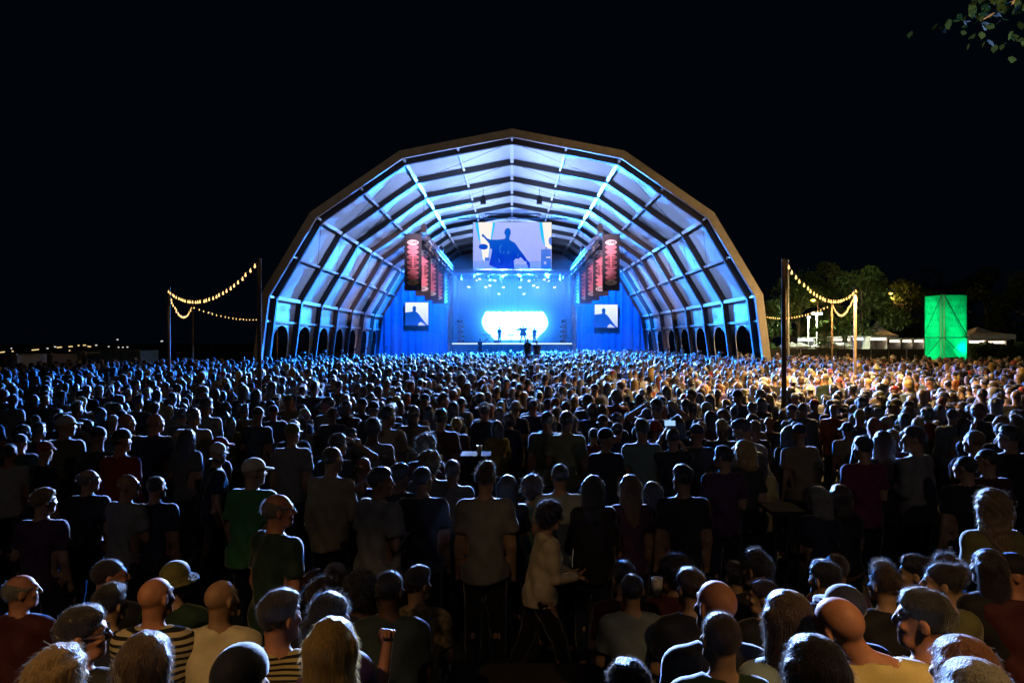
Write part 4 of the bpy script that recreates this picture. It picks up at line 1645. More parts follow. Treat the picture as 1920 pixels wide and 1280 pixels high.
put(327, 1058, 4.7, dict(seat=1, hair='bucket', yaw=-10, arms=LAP), 'person in an olive bucket hat and dark jacket behind the striped shirt', hair='olive', shirt='dark green', group=G1)
put(413, 1088, 4.1, dict(seat=1, hair='bald', yaw=-26, arms=('lap', 'drink'), fat=0.015), 'bald person in a plain cream shirt beside the striped shirt', skin='tan', shirt='cream', group=G1)
put(150, 1143, 3.05, dict(seat=1, hair='short', yaw=-62, tilt=0, arms=LAP), 'person in profile with glasses and short dark hair, ruddy cheek', skin='red', hair='dark', shirt='black', group=G1, extras=('glasses', 'eyes'))
put(108, 1212, 2.5, dict(seat=1, hair='wavy', fem=1, yaw=-12, arms=LAP), 'fair wavy hair seen from behind below the person with glasses', hair='fair', shirt='navy', group=G1)
put(272, 1190, 2.55, dict(seat=1, hair='long', fem=1, yaw=-8, arms=LAP), 'long brown hair seen from behind below the wide-striped shirt', hair='brown', shirt='black', group=G1)
put(522, 1113, 3.2, dict(seat=1, hair='short', yaw=-32, arms=('lap', 'drink')), 'dark-haired person in a finely striped black and yellow top', hair='dark', skin='red', shirt='yellow', pattern='stripe_fine', group=G1)
put(448, 1222, 2.15, dict(seat=1, hair='capback', yaw=-10, arms=LAP), 'navy cap cut by the picture edge beside the fine-striped top', hair='navy', shirt='navy', group=G1)
put(622, 1163, 2.62, dict(seat=1, hair='long', fem=1, yaw=-6, arms=LAP), 'long straight blond hair seen from behind, rim lit white', hair='blond', shirt='white', group=G1)
put(616, 1113, 3.2, dict(seat=1, hair='pony', fem=1, yaw=-22, arms=('lap', 'fist'), hires=1), 'dark ponytail and purple top above the blond hair, fist raised', hair='black', shirt='purple', skin='red', group=G1)
put(597, 1091, 4.35, dict(seat=1, hair='tuft', yaw=-30, arms=LAP), 'small tuft of dark hair showing behind the ponytail', hair='dark', shirt='black', group=G1)
put(628, 1062, 4.75, dict(seat=1, hair='short', yaw=8, arms=LAP), 'dim dark head behind the ponytail, last before the rounded head', hair='black', shirt='black', group=G1)
put(676, 1076, 4.45, dict(seat=1, hair='curly', yaw=-14, arms=LAP), 'rounded dark curly head beside the broad charcoal back', hair='black', shirt='navy', skin='dark', group=G1)
put(730, 1071, 4.25, dict(seat=1, hair='buzz', yaw=-20, fat=0.035, arms=LAP), 'broad-backed person in a charcoal shirt with cropped hair', hair='black', shirt=(0.035, 0.06, 0.065), skin='dark', group=G1)
put(781, 1065, 4.75, dict(seat=1, hair='short', yaw=-35, arms=LAP), 'person in a tan floral shirt peering past the broad charcoal back', hair='dark', shirt='beige', pattern='floral', group=G1)
put(1170, 1056, 4.95, dict(seat=1, hair='short', yaw=14, arms=LAP), 'dark head behind the bald person in grey-blue', hair='black', shirt='maroon', group=G1)
put(1185, 1077, 4.55, dict(seat=1, hair='buzz', yaw=4, arms=LAP), 'crop-headed person in a plain grey-blue tee sitting alone at the aisle', skin='fair', hair='dark', shirt=(0.20, 0.26, 0.33), group=G1)
put(1266, 1047, 5.0, dict(seat=1, hair='curly', yaw=62, arms=('drink', 'lap')), 'dark-haired person in glasses turned to the aisle holding a cup', hair='black', shirt='maroon', skin='tan', group=G1, extras=('glasses',))
put(1297, 1070, 4.35, dict(seat=1, hair='short', yaw=16, arms=LAP), 'short brown hair and black shirt beside the big bald head', hair='brown', shirt='black', group=G1)
put(1345, 1081, 3.1, dict(seat=1, hair='bald', yaw=20, fat=0.02, arms=LAP), 'big bald ruddy head beside the short brown hair', skin='red', shirt='black', group=G1)
put(1353, 1149, 2.8, dict(seat=1, hair='buzz', yaw=10, fat=0.03, arms=LAP), 'cropped head in a dark green shirt below the big bald head', skin='fair', hair='brown', shirt='dark green', group=G1)
put(1434, 1095, 4.5, dict(seat=1, hair='pony', fem=1, yaw=66, arms=LAP), 'pale face in profile beside the hair clip', hair='dark', shirt='black', group=G1)
put(1478, 1100, 2.95, dict(seat=1, hair='long', fem=1, yaw=8, arms=('fist', 'lap')), 'long dark hair pinned up, pale blue top', hair='brown', shirt='pale blue', group=G1, extras=())
put(1422, 1040, 4.95, dict(seat=1, hair='tuft', yaw=30, arms=LAP), 'quiffed dark hair above the hair pinned up', hair='black', shirt='black', group=G1)
put(1381, 1056, 5.1, dict(seat=1, hair='short', yaw=0, arms=LAP), 'dim dark head behind the big bald head', hair='black', shirt='black', group=G1)
put(1549, 1055, 4.5, dict(seat=1, hair='short', yaw=26, arms=LAP), 'dark short hair in front of the shiny crown', hair='black', shirt='black', group=G1)
put(1569, 1039, 5.05, dict(seat=1, hair='buzz', yaw=10, arms=LAP), 'shiny cropped crown in a purple-black top', hair='dark', shirt='purple', skin='tan', group=G1)
put(1560, 1120, 2.72, dict(seat=1, hair='bald', yaw=26, tilt=-14, nod=10, fat=0.05, hx=-0.13, arms=LAP), 'bald orange-lit head tilted aside over a mustard shirt', skin='red', shirt='mustard', group=G1)
put(1586, 1105, 3.3, dict(seat=1, hair='cap', yaw=20, arms=LAP), 'dark cap just behind the tilted bald head', hair='navy', shirt='black', group=G1)
put(1660, 1064, 4.4, dict(seat=1, hair='tuft', yaw=14, arms=LAP), 'short spiky hair over a dark shirt between two profiles', hair='brown', shirt='black', group=G1)
put(1721, 1039, 4.75, dict(seat=1, hair='short', yaw=56, arms=LAP), 'dark-haired person turned towards the aisle behind the sunglasses', hair='black', shirt='black', group=G1)
put(1782, 1038, 4.7, dict(seat=1, hair='tuft', yaw=40, arms=LAP), 'swept-back hair just behind the person with a pale cheek', hair='brown', shirt='brown', group=G1)
put(1771, 1057, 4.3, dict(seat=1, hair='bun', fem=1, yaw=60, arms=LAP), 'person with a pale cheek in profile, hair in a bun', hair='dark', shirt='olive', group=G1, extras=('eyes',))
put(1857, 1032, 4.6, dict(seat=1, hair='long', fem=1, yaw=24, arms=LAP), 'straight dark long hair beside the profile at the bleacher end', hair='dark', shirt='black', group=G1)
put(1901, 1042, 4.55, dict(seat=1, hair='cap', yaw=70, arms=LAP), 'capped person in profile at the bleacher end towards the green tower', hair='black', shirt='maroon', skin='red', group=G1, extras=('eyes',))
put(1737, 1103, 2.95, dict(seat=1, hair='short', yaw=56, fat=0.02, arms=LAP), 'large dark-haired person in profile with a ruddy jaw', skin='red', hair='black', shirt='black', group=G1, extras=('eyes',))
put(1528, 1197, 2.2, dict(seat=1, hair='bob', fem=1, yaw=10, arms=LAP), 'dark brown bob seen from behind below the mustard shirt', hair='dark', shirt='black', group=G1)
put(1808, 1198, 2.25, dict(seat=1, hair='bob', fem=1, yaw=14, arms=LAP), 'auburn bob seen from behind, glowing orange at the edge', hair='auburn', shirt='black', group=G1)
put(1832, 1243, 2.0, dict(seat=1, hair='bob', fem=1, yaw=6, arms=LAP), 'greyish hair cut by the picture edge below the auburn bob', hair='grey', shirt='black', group=G1)
put(1180, 1270, 2.4, dict(seat=1, hair='short', yaw=0, arms=LAP), 'dark crown barely showing at the picture edge below the grey-blue tee', hair='brown', shirt='black', group=G1)

# ---- standing row just beyond the aisle, and the people around the tables
G2 = 'standing row beyond the aisle'
put(1860, 917, 4.95, dict(hair='wavy', fem=1, yaw=4, arms=('drink', 'drink'), sleeve=2, fat=0.02), 'person with big fair hair and an olive jacket standing alone above the bleacher', hair='fair', shirt='olive', group=G2)
put(1034, 944, 5.65, dict(hair='curly', fem=1, yaw=6, nod=8, lean=8, arms=('carry', 'carry'), sleeve=2, stride=0.26, hires=1), 'person with curly dark hair, glasses and a beige shirt walking along the aisle', face=-76, hair='black', shirt=(0.85, 0.74, 0.55), trousers='black', group=G2, extras=('glasses', 'eyes', 'shoes', 'pale'))
put(520, 926, 4.95, dict(hair='fringe', yaw=-30, arms=('down', 'drink')), 'balding grey-haired person in profile standing in the aisle', face=-34, skin='red', hair='grey', shirt='dark green', group=G2, extras=('eyes',))
put(474, 862, 6.4, dict(hair='cap', yaw=-40, arms=('down', 'drink'), fat=0.02, loose=0.02), 'person in a green tee and pale cap looking sideways', face=-12, skin='fair', hair='cream', shirt='green', group=G2)
put(622, 838, 6.7, dict(hair='buzz', yaw=-14, arms=('down', 'drink'), sleeve=2), 'person with cropped hair in a cream long-sleeved shirt', face=-16, hair='brown', shirt='beige', group=G2)
put(681, 857, 7.2, dict(hair='bald', yaw=-12, arms=DN), 'bald person in a cream tee behind the pale long tee', skin='red', shirt='cream', group=G2)
put(712, 879, 6.0, dict(hair='short', yaw=-44, arms=('down', 'drink'), hem=0.12, loose=0.02), 'person in a pale long tee in profile with dark hair', face=-36, hair='dark', shirt='light grey', trousers='black', group=G2, extras=('eyes',))
put(748, 871, 6.6, dict(hair='short', yaw=-30, arms=('head', 'drink')), 'dark person with one arm raised beside the pale long tee', skin='tan', hair='black', shirt='black', group=G2)
put(792, 875, 6.2, dict(hair='buzz', yaw=-22, fat=0.03, arms=DN), 'heavy person in a black tee with cropped hair in the standing row', skin='fair', hair='dark', shirt='black', group=G2)
put(806, 849, 7.0, dict(hair='curly', yaw=-25, arms=DN), 'curly pale-rimmed hair behind the heavy person in black', hair='fair', shirt='grey', group=G2)
put(799, 818, 7.9, dict(hair='curly', fem=1, yaw=-20, arms=DN), 'frizzy white-rimmed hair higher up behind the heavy person in black', hair='grey', shirt='maroon', group=G2)
put(848, 862, 7.0, dict(hair='buzz', yaw=-8, arms=DN), 'person in a light grey tee with jug ears beside the heavy person in black', hair='brown', shirt='light grey', group=G2)
put(910, 872, 5.9, dict(hair='tuft', yaw=-8, arms=DN, loose=0.01), 'tall person in a grey tee with spiky hair, centre of the standing row', hair='brown', shirt='grey', trousers='black', group=G2)
put(952, 892, 6.4, dict(hair='long', fem=1, yaw=-5, arms=('cross', 'cross')), 'long dark hair rimmed white beside the tall grey tee', hair='dark', shirt='navy', group=G2)
put(998, 894, 6.5, dict(hair='curly', fem=1, yaw=-12, arms=DN), 'untidy short curls between the long hair and the pale grey tee', hair='brown', shirt='teal', group=G2)
put(1050, 870, 6.4, dict(hair='buzz', yaw=2, arms=('drink', 'drink')), 'cropped head in a pale grey-green tee above the walking person', hair='dark', shirt=(0.42, 0.5, 0.48), group=G2)
put(1112, 892, 6.1, dict(hair='wavy', fem=1, yaw=-10, arms=('cross', 'cross'), sleeve=2, fat=0.02), 'wide dark hair over a black jacket in the standing row', hair='black', shirt='black', group=G2)
put(1182, 891, 6.3, dict(hair='long', fem=1, yaw=4, arms=DN), 'long fair hair rimmed bright white in the standing row', hair='fair', shirt='purple', group=G2)
put(1224, 904, 6.5, dict(hair='bob', fem=1, yaw=10, arms=('drink', 'down')), 'short bob beside the long fair hair', hair='dark', shirt='black', group=G2)
put(1281, 874, 6.2, dict(hair='short', yaw=16, arms=DN), 'person in a black tee with lit ear at the end of the standing row', hair='dark', shirt='black', group=G2)
put(1358, 838, 7.4, dict(hair='short', yaw=40, arms=('drink', 'down')), 'dark short hair turned aside beside the glowing fair hair', hair='black', shirt='purple', group=G2)
put(1396, 826, 7.5, dict(hair='bob', fem=1, yaw=26, arms=DN), 'glowing fair bob rimmed white over a dark tee', hair='blond', shirt='charcoal', group=G2)
put(1421, 848, 7.7, dict(hair='long', fem=1, yaw=-10, arms=DN), 'long dark hair with a yellow edge beside the glowing fair bob', hair='brown', shirt='mustard', group=G2)
put(1535, 900, 7.0, dict(seat=1, hair='bob', fem=1, yaw=34, arms=LAP), 'grey bob of a person sitting at a dark table', hair='grey', shirt='navy', base=0.0, group=G2, fit=True)
put(1575, 902, 7.1, dict(seat=1, hair='bob', fem=1, yaw=-12, arms=LAP), 'brown bob of a person sitting at a dark table', hair='brown', shirt='black', group=G2, fit=True)
put(1620, 820, 7.6, dict(hair='short', yaw=20, arms=('drink', 'down')), 'dark hair over a magenta top beside the long-haired person', hair='black', shirt=(0.20, 0.025, 0.10), group=G2)
put(1656, 809, 7.7, dict(hair='long', fem=1, yaw=-8, arms=DN), 'straight long brown hair beside the magenta top', hair='brown', shirt='black', group=G2)
put(1716, 802, 7.6, dict(hair='short', yaw=36, arms=('drink', 'down'), sleeve=2, fat=0.02), 'person in a grey hooded jacket looking aside', face=30, hair='brown', shirt='grey', group=G2)
put(1828, 807, 7.7, dict(hair='buzz', yaw=20, arms=DN), 'round cropped head on a thin neck towards the green tower side', hair='fair', shirt='charcoal', group=G2)
put(1894, 800, 7.9, dict(hair='short', yaw=40, arms=('up', 'down')), 'person raising a bent arm at the picture edge on the green tower side', hair='dark', shirt='black', group=G2)
put(1812, 855, 6.7, dict(hair='buzz', yaw=30, arms=DN), 'crop-headed person with a lit green edge below the thin neck', hair='dark', shirt='black', group=G2)
put(1852, 842, 6.9, dict(hair='buzz', yaw=50, arms=DN), 'bald profile edged in white beside the crop-headed person', skin='fair', hair='dark', shirt='maroon', group=G2)
put(1262, 803, 8.6, dict(hair='buzz', yaw=0, arms=('phone', 'phone')), 'person with both hands raised filming on a glowing phone', hair='dark', shirt='black', group=G2)
put(1385, 783, 8.6, dict(hair='short', yaw=30, lean=26, nod=24, arms=('lean', 'lean'), fat=0.01), 'person in a pale grey tee bending forward', face=24, hair='dark', shirt='light grey', group=G2)
put(1204, 787, 8.7, dict(hair='short', yaw=0, arms=DN, fat=0.01), 'person in a teal-grey tee standing square to the stage', hair='dark', shirt=(0.22, 0.36, 0.40), group=G2)
put(1135, 805, 8.4, dict(hair='cap', yaw=-40, fem=1, arms=DN), 'person in a dark cap with hair below, beside the teal-grey tee', hair='black', shirt='black', group=G2)
put(1307, 797, 8.9, dict(hair='cap', yaw=10, arms=DN), 'person in a cap and charcoal tee beside the glowing phone', hair='navy', shirt='charcoal', group=G2)
put(1026, 771, 9.6, dict(hair='buzz', yaw=0, arms=DN), 'person in a grey-green tee standing at the small bar table', hair='dark', shirt=(0.24, 0.28, 0.24), group=G2)
put(1062, 773, 9.3, dict(hair='short', yaw=-20, arms=('drink', 'down')), 'person in a pale green shirt beside the small bar table', hair='brown', shirt=(0.45, 0.52, 0.30), group=G2)
put(408, 832, 7.9, dict(hair='cap', yaw=-70, arms=DN), 'bearded person in a white cap facing sideways', face=-60, hair='white', shirt='navy', skin='fair', group=G2, extras=('beard',))
put(362, 764, 9.7, dict(hair='buzz', yaw=-10, arms=('down', 'drink'), loose=0.01), 'person in a pale khaki tee leaning to one side', hair='brown', shirt='beige', group=G2)
put(386, 747, 11.2, dict(hair='short', yaw=-16, arms=DN, sleeve=2), 'person in a pale sweatshirt behind the pale khaki tee', hair='brown', shirt='light grey', group=G2)
put(290, 775, 9.2, dict(hair='bald', yaw=-30, fat=0.02, arms=DN), 'bald person in a navy shirt turned away from the fence', skin='red', shirt='navy', group=G2)
put(236, 775, 9.4, dict(hair='bald', yaw=-34, arms=DN), 'bald person in black beside the navy shirt', skin='red', shirt='black', group=G2)
put(122, 781, 9.0, dict(hair='cap', yaw=-40, arms=DN), 'person in a white cap and pale olive jacket towards the containers', hair='white', shirt='olive', group=G2)
put(238, 889, 6.4, dict(hair='bald', yaw=-50, arms=('cross', 'cross')), 'bald person in a grey tee in profile with folded arms', face=-20, skin='tan', shirt='grey', group=G2)
put(292, 893, 6.5, dict(hair='buzz', yaw=-16, arms=DN), 'dim person in a navy tee beside the folded arms', hair='dark', shirt='navy', skin='tan', group=G2)
put(165, 880, 6.8, dict(hair='fringe', yaw=-40, arms=DN), 'grey-haired person in black near the containers', hair='grey', shirt='black', group=G2)
put(80, 918, 5.9, dict(hair='short', yaw=-30, arms=('drink', 'down')), 'fair-haired person in dark purple at the picture edge', hair='fair', shirt='purple', group=G2)
put(547, 796, 8.6, dict(hair='cap', yaw=-10, arms=DN, fat=0.02), 'person in an olive cap and grey tee seen from behind', hair='olive', shirt='grey', group=G2)
put(633, 815, 7.8, dict(hair='short', yaw=-20, arms=('drink', 'head')), 'person touching the back of the head', hair='brown', shirt='black', group=G2)
put(726, 764, 9.5, dict(hair='short', yaw=-26, arms=('drink', 'down'), hem=0.14, loose=0.02), 'person in a long cream shirt looking at a lit phone', face=-16, hair='black', shirt='cream', group=G2)
put(776, 761, 10.4, dict(hair='buzz', yaw=-6, arms=DN), 'crop-headed person in a cream tee beside the brown tee', hair='brown', shirt='beige', group=G2)
put(826, 768, 9.6, dict(hair='short', yaw=-8, arms=DN, fat=0.02), 'person in a brown tee seen from behind', hair='black', shirt='brown', group=G2)
put(1232, 748, 10.6, dict(hair='short', yaw=6, arms=('head', 'head')), 'person in charcoal with both arms up beside the orange hood', hair='dark', shirt='charcoal', group=G2, lod=1)

# phones, cups and tables
def phone(loc, rot, label, m='phone'):
    root = empty('phone', loc)
    root.rotation_euler = rot
    tag(root, label, 'phone')
    link('case', MB().box((0, 0, 0), (0.15, 0.010, 0.075)).mesh('case', M['black_metal']), root)
    link('display', MB().box((0, -0.007, 0), (0.138, 0.003, 0.066)).mesh('display', M[m]), root)


M['phone'] = glow('phone_display', (0.35, 0.6, 1.0), 1.1)
M['phone_dim'] = glow('phone_display_dim', (1.0, 0.8, 0.6), 0.12)
phone(at(1256, 793, 8.85), (R(-10), 0, 0), 'phone held up sideways with a glowing blue display')
phone(at(701, 807, 9.2), (R(-20), 0, R(-20)), 'phone with a pale display held low by the long cream shirt')
phone(at(1076, 1046, 5.6), (0, R(25), R(-100)), 'phone in the hand of the person walking along the aisle', 'phone_dim')


def table(px, py, D, w, d, label, cups=()):
    c = at(px, py, D)
    root = empty('table', (c.x, D, 0))
    tag(root, label, 'table', 'tables in the field')
    link('top', MB().box((0, 0, c.z), (w, d, 0.03)).mesh('top', M['table']), root)
    for x in (-1, 1):
        for y in (-1, 1):
            link('leg', MB().tube((x * (w / 2 - 0.06), y * (d / 2 - 0.06), 0), (x * (w / 2 - 0.06), y * (d / 2 - 0.06), c.z - 0.016), 0.02).mesh('leg', M['black_metal']), root)
    for i, x in enumerate(cups):
        o = MB().lathe((0, 0, 0), [(0.028, 0), (0.04, 0.13), (0.036, 0.13), (0.026, 0.01)], 10).mesh('cup', M['cup'], True)
        o = link('cup', o, None, (c.x + x, D - 0.1 - 0.1 * i, c.z + 0.016))
        tag(o, f'pale plastic cup on the {label.split(",")[0]}', 'cup')


table(893, 852, 9.6, 0.42, 0.4, 'small bar table near the brown tee, one cup on it', (0.05,))
table(1464, 952, 6.9, 0.35, 0.4, 'low bar table beside the seated bobs')
o = link('cup', MB().lathe((0, 0, 0), [(0.03, 0), (0.042, 0.13), (0.038, 0.13), (0.028, 0.01)], 10).mesh('cup', M['cup'], True), None, at(1232, 1118, 4.75))
tag(o, 'pale cup in the hand of the person in glasses at the aisle', 'cup')

# ---- people on and near the stage
p1, _ = person(dict(hair='buzz', arms=('wide', 'wide'), loose=0.075, hem=0.05, spread=0.09), 1, (at(981, 640, SD + 1.0).x, SD + 1.0, DECK), R(180), 1.12, 'performer in a huge loose shirt with both arms flung wide on stage', hair='black', shirt='navy', trousers='navy', extras=('shoes',))
p2, _ = person(dict(hair='short', arms=('drink', 'drink')), 1, (at(936.5, 640, SD + 3.6).x, SD + 3.6, DECK), R(150), 1.08, 'musician standing beside the keyboard on stage', hair='black', shirt='navy', trousers='black')
p3, _ = person(dict(hair='short', arms=('lean', 'lean'), lean=10), 1, (at(1002, 640, SD + 4.8).x, SD + 4.8, DECK), R(190), 1.05, 'musician bending over the small synth desk on stage', hair='black', shirt='navy', trousers='black')
M['mic'] = M['black_metal']
mc = at(971, 618.5, SD + 0.8)
o = MB().lathe(mc, [(0.02, -0.09), (0.16, -0.06), (0.2, 0.0), (0.16, 0.06), (0.02, 0.09)], 12).tube(mc, mc + Vector((0, 0, 7.0)), 0.01, n=4).build('hanging_microphone', M['black_metal'], origin=mc)
tag(o, 'flat round microphone hanging beside the performer', 'microphone')
G3 = 'people raised above the far crowd'
for px, top, D, P, lab, kw in ((989.5, 634.5, 46.0, dict(hair='buzz', arms=DN, fat=0.02), 'larger of two dark people standing raised above the crowd before the stage', dict(shirt='black', hair='black')),
                               (1006.5, 638.5, 46.6, dict(hair='cap', arms=DN), 'smaller of two dark people standing raised above the crowd before the stage', dict(shirt='black', hair='black')),
                               (900.5, 634, 60.0, dict(hair='short', arms=('drink', 'point'), fem=1), 'person lifted above the crowd with one arm stretched up before the stage', dict(shirt='navy', hair='brown'))):
    c = at(px, top, D)
    r, _ = person(P, 1, (c.x, D, c.z - 1.75), 0, 1.0, lab, group=G3, **kw)
    bx = MB(); bx.box((c.x, D, (c.z - 1.75) / 2), (0.9, 0.9, c.z - 1.75)); bx.box((c.x, D, (c.z - 1.75) / 2), (0.96, 0.96, 0.1))
    o = bx.build('riser', M['black_metal'])
    tag(o, 'black riser box under the ' + {'l': 'larger dark raised person', 's': 'smaller dark raised person', 'p': 'lifted person stretching one arm up'}[lab[0]], 'riser')

# ------------------------------------------------------------------ the crowd: the nearest ones one by one, the rest as one mass
def crowd_width(D):
    """x limits of the standing crowd at distance D"""
    if D < 8:
        return None
    lo, hi = -0.80 * D, 0.82 * D
    lo = max(lo, -24.0 - 0.02 * D)
    hi = min(hi, 36.0)
    if D > 30:
        lo = max(lo, -30 + (D - 30) * 0.9)
    if D > 39:
        lo = max(lo, -14.2)
        hi = min(hi, 14.2 if D > 52 else 34 - (D - 39) * 1.2)
    return lo, hi


spots = []
y = 8.0
row = 0
while y < SD - 1.6:
    w = crowd_width(y)
    gap = 0.56 + 0.04 * (y < 12)
    x = w[0] + random.random() * gap
    while x < w[1]:
        xx, yy = x + random.uniform(-0.24, 0.24), y + random.uniform(-0.34, 0.34)
        dens = 0.94
        if yy < 11:
            dens = 0.84
            if -1.5 < xx < 1.6 and yy < 9.8:
                dens = 0.25
        if xx < -7 and yy < 30:
            dens *= 0.85
        dens *= 0.86 + 0.2 * math.sin(0.9 * xx + 1.7 * math.sin(0.35 * yy)) * math.sin(0.7 * yy + 0.4 * xx)
        ok = random.random() < dens
        for (hx, hy, _, _) in PEOPLE_AT:
            if abs(hx - xx) < 0.5 and abs(hy - yy) < 0.5:
                ok = False
                break
        # keep clear of poles and tent legs
        if ok and abs(abs(xx) - 15.2) < 0.55 and yy > 38.5:
            ok = False
        if ok:
            spots.append((xx, yy))
        x += gap
    y += 0.68 if y < 12 else 0.64
    row += 1
spots.sort(key=lambda p: p[1])
N_IND = 300 - len(PEOPLE_AT) - 6
inframe = [p for p in spots if abs(p[0]) < 0.755 * p[1]]
ind = inframe[:N_IND]
rest = [p for p in spots if p not in set(ind) and abs(p[0]) < 0.85 * p[1]]

KINDS = []
for hair in ('short', 'buzz', 'tuft', 'short', 'buzz', 'short'):
    KINDS.append(dict(hair=hair, yaw=random.choice((0, -12, 14, 25, -25)), fat=random.choice((0, 0, 0.015, 0.03)), arms=random.choice((DN, ('drink', 'down'), ('cross', 'cross')))))
for hair in ('long', 'bob', 'long', 'wavy', 'pony', 'bun'):
    KINDS.append(dict(hair=hair, fem=1, yaw=random.choice((0, -16, 16)), arms=random.choice((DN, ('down', 'drink'), ('cross', 'cross')))))
KINDS += [dict(hair='bald', yaw=-15, arms=DN, fat=0.02), dict(hair='bald', yaw=12, arms=('drink', 'down')), dict(hair='cap', yaw=-8, arms=DN), dict(hair='cap', yaw=38, arms=('drink', 'down')),
          dict(hair='capback', yaw=0, arms=DN), dict(hair='bucket', yaw=10, arms=DN), dict(hair='curly', yaw=0, arms=DN), dict(hair='curly', fem=1, yaw=20, arms=('drink', 'down')),
          dict(hair='short', yaw=55, arms=('drink', 'down')), dict(hair='short', yaw=-55, arms=DN), dict(hair='long', fem=1, yaw=48, arms=DN), dict(hair='long', fem=1, yaw=-46, arms=('down', 'drink')),
          dict(hair='short', yaw=0, arms=('up', 'down')), dict(hair='long', fem=1, yaw=6, arms=('phone', 'phone'))]
for k_i, k_ in enumerate(KINDS):
    if k_i % 3 == 1:
        k_['sleeve'] = 2
        if k_i % 2:
            k_['hood'] = 1
    k_['lean'] = (0, 3, 7, 2, 10)[k_i % 5]
    if k_i % 4 == 2:
        k_['loose'] = 0.02
WTS = [1.0] * len(KINDS)
WTS[12] = WTS[13] = 0.6
WTS[-1] = 0.25
WTS[-2] = 0.18
for i in range(len(KINDS) - 8, len(KINDS) - 2):
    WTS[i] = 0.6
SHIRT_W = {'black': 26, 'charcoal': 12, 'navy': 12, 'grey': 7, 'light grey': 5, 'white': 9, 'cream': 5, 'beige': 5, 'dark green': 3, 'olive': 3, 'teal': 2, 'pale blue': 4, 'red': 2, 'orange': 1.2, 'purple': 2, 'maroon': 3, 'yellow': 1, 'mustard': 1.5, 'pink': 2, 'brown': 3, 'green': 1}
HAIR_W = {'black': 8, 'dark': 10, 'brown': 9, 'blond': 4, 'grey': 3, 'auburn': 1.5, 'fair': 4}
HAT_W = {'white': 3, 'navy': 3, 'black': 5, 'olive': 2, 'cream': 2, 'red': 1}
HAIR_WORD = {'short': 'short {} hair', 'buzz': 'cropped {} hair', 'tuft': 'spiky {} hair', 'long': 'long {} hair', 'bob': '{} bob', 'wavy': 'wavy {} hair', 'pony': '{} ponytail', 'bun': '{} bun', 'bald': 'bald head', 'cap': '{} cap', 'capback': 'backwards {} cap', 'bucket': '{} bucket hat', 'curly': 'curly {} hair'}


def pick(d):
    k = list(d)
    return random.choices(k, [d[q] for q in k])[0]


# landmarks for telling the individuals apart
MARKS = [('the bending person in pale grey', 2.6, 8.6), ('the raised glowing phone', 2.05, 8.8), ('the teal-grey tee', 1.65, 8.7), ('the magenta top', 3.9, 7.6), ('the thin-necked person', 5.2, 7.7), ('the glowing fair bob', 2.55, 7.5), ('the small bar table', -0.1, 9.4), ('the brown tee', -1.0, 9.6), ('the long cream shirt', -1.74, 9.5), ('the olive cap', -2.75, 8.6),
         ('the pale khaki tee', -4.5, 9.7), ('the bearded white cap', -3.4, 7.9), ('the bald person in navy', -4.8, 9.2), ('the white cap by the containers', -5.9, 9.0), ('the tall container-side pole', -5.75, 15.5), ('the tall tower-side pole', 6.2, 15.5), ('the glowing food stalls', 9.5, 13.5), ('the containers', -9.5, 13.5), ('the standing tall grey tee', 0.5, 13.5), ('the frizzy white-rimmed hair', -1.0, 7.9)]
used = {}
G4 = 'standing crowd nearest the camera'
for n, (x, y) in enumerate(ind):
    P = random.choices(KINDS, WTS)[0]
    hat = P['hair'] in ('cap', 'capback', 'bucket')
    sh, hc = pick(SHIRT_W), pick(HAT_W if hat else HAIR_W)
    arms_w = ' with an arm raised' if 'up' in P['arms'] else ' filming' if 'phone' in P['arms'] else ''
    look = HAIR_WORD[P['hair']].format({'dark': 'dark', 'fair': 'fair'}.get(hc, hc))
    mk = min(MARKS, key=lambda m: (m[1] - x) ** 2 + (m[2] - y) ** 2)
    dx, dy = x - mk[1], y - mk[2]
    rel = 'behind ' if dy > abs(dx) else 'before ' if dy < -abs(dx) else 'beside '
    sd = ', container side' if rel == 'beside ' and dx < 0 else ', tower side' if rel == 'beside ' else ''
    lab = f'{look}, {sh} top{arms_w}, {rel}{mk[0]}{sd}'
    used.setdefault(lab, 0)
    used[lab] += 1
    if used[lab] > 1:
        lab = f'{ORD[used[lab] - 1]} ' + lab
    skin_ = pick({'fair': 6, 'tan': 3, 'red': 3, 'dark': 1})
    person(P, 3, (x, y, 0), R(random.gauss(0, 22)) - 0.5 * math.atan2(x, 70 - y) * -1, min(1.1, max(0.86, random.gauss(0.99, 0.05))) * (0.95 if P.get('fem') else 1.0), lab, skin=skin_, hair=hc, shirt=tuple(0.65 * v for v in CLOTHS[sh]), trousers=random.choice(('black', 'navy', 'charcoal', 'brown')), group=G4)

# the far mass, instanced from small figures
def inst_mat(name, attr, rough, sheen):
    m = mat(name, (0.3, 0.3, 0.3), rough, spec=0.4, sheen=sheen)
    N, L = m.node_tree.nodes, m.node_tree.links
    a = N.new('ShaderNodeAttribute')
    a.attribute_type = 'INSTANCER'
    a.attribute_name = attr
    L.new(a.outputs['Color'], N['Principled BSDF'].inputs['Base Color'])
    return m


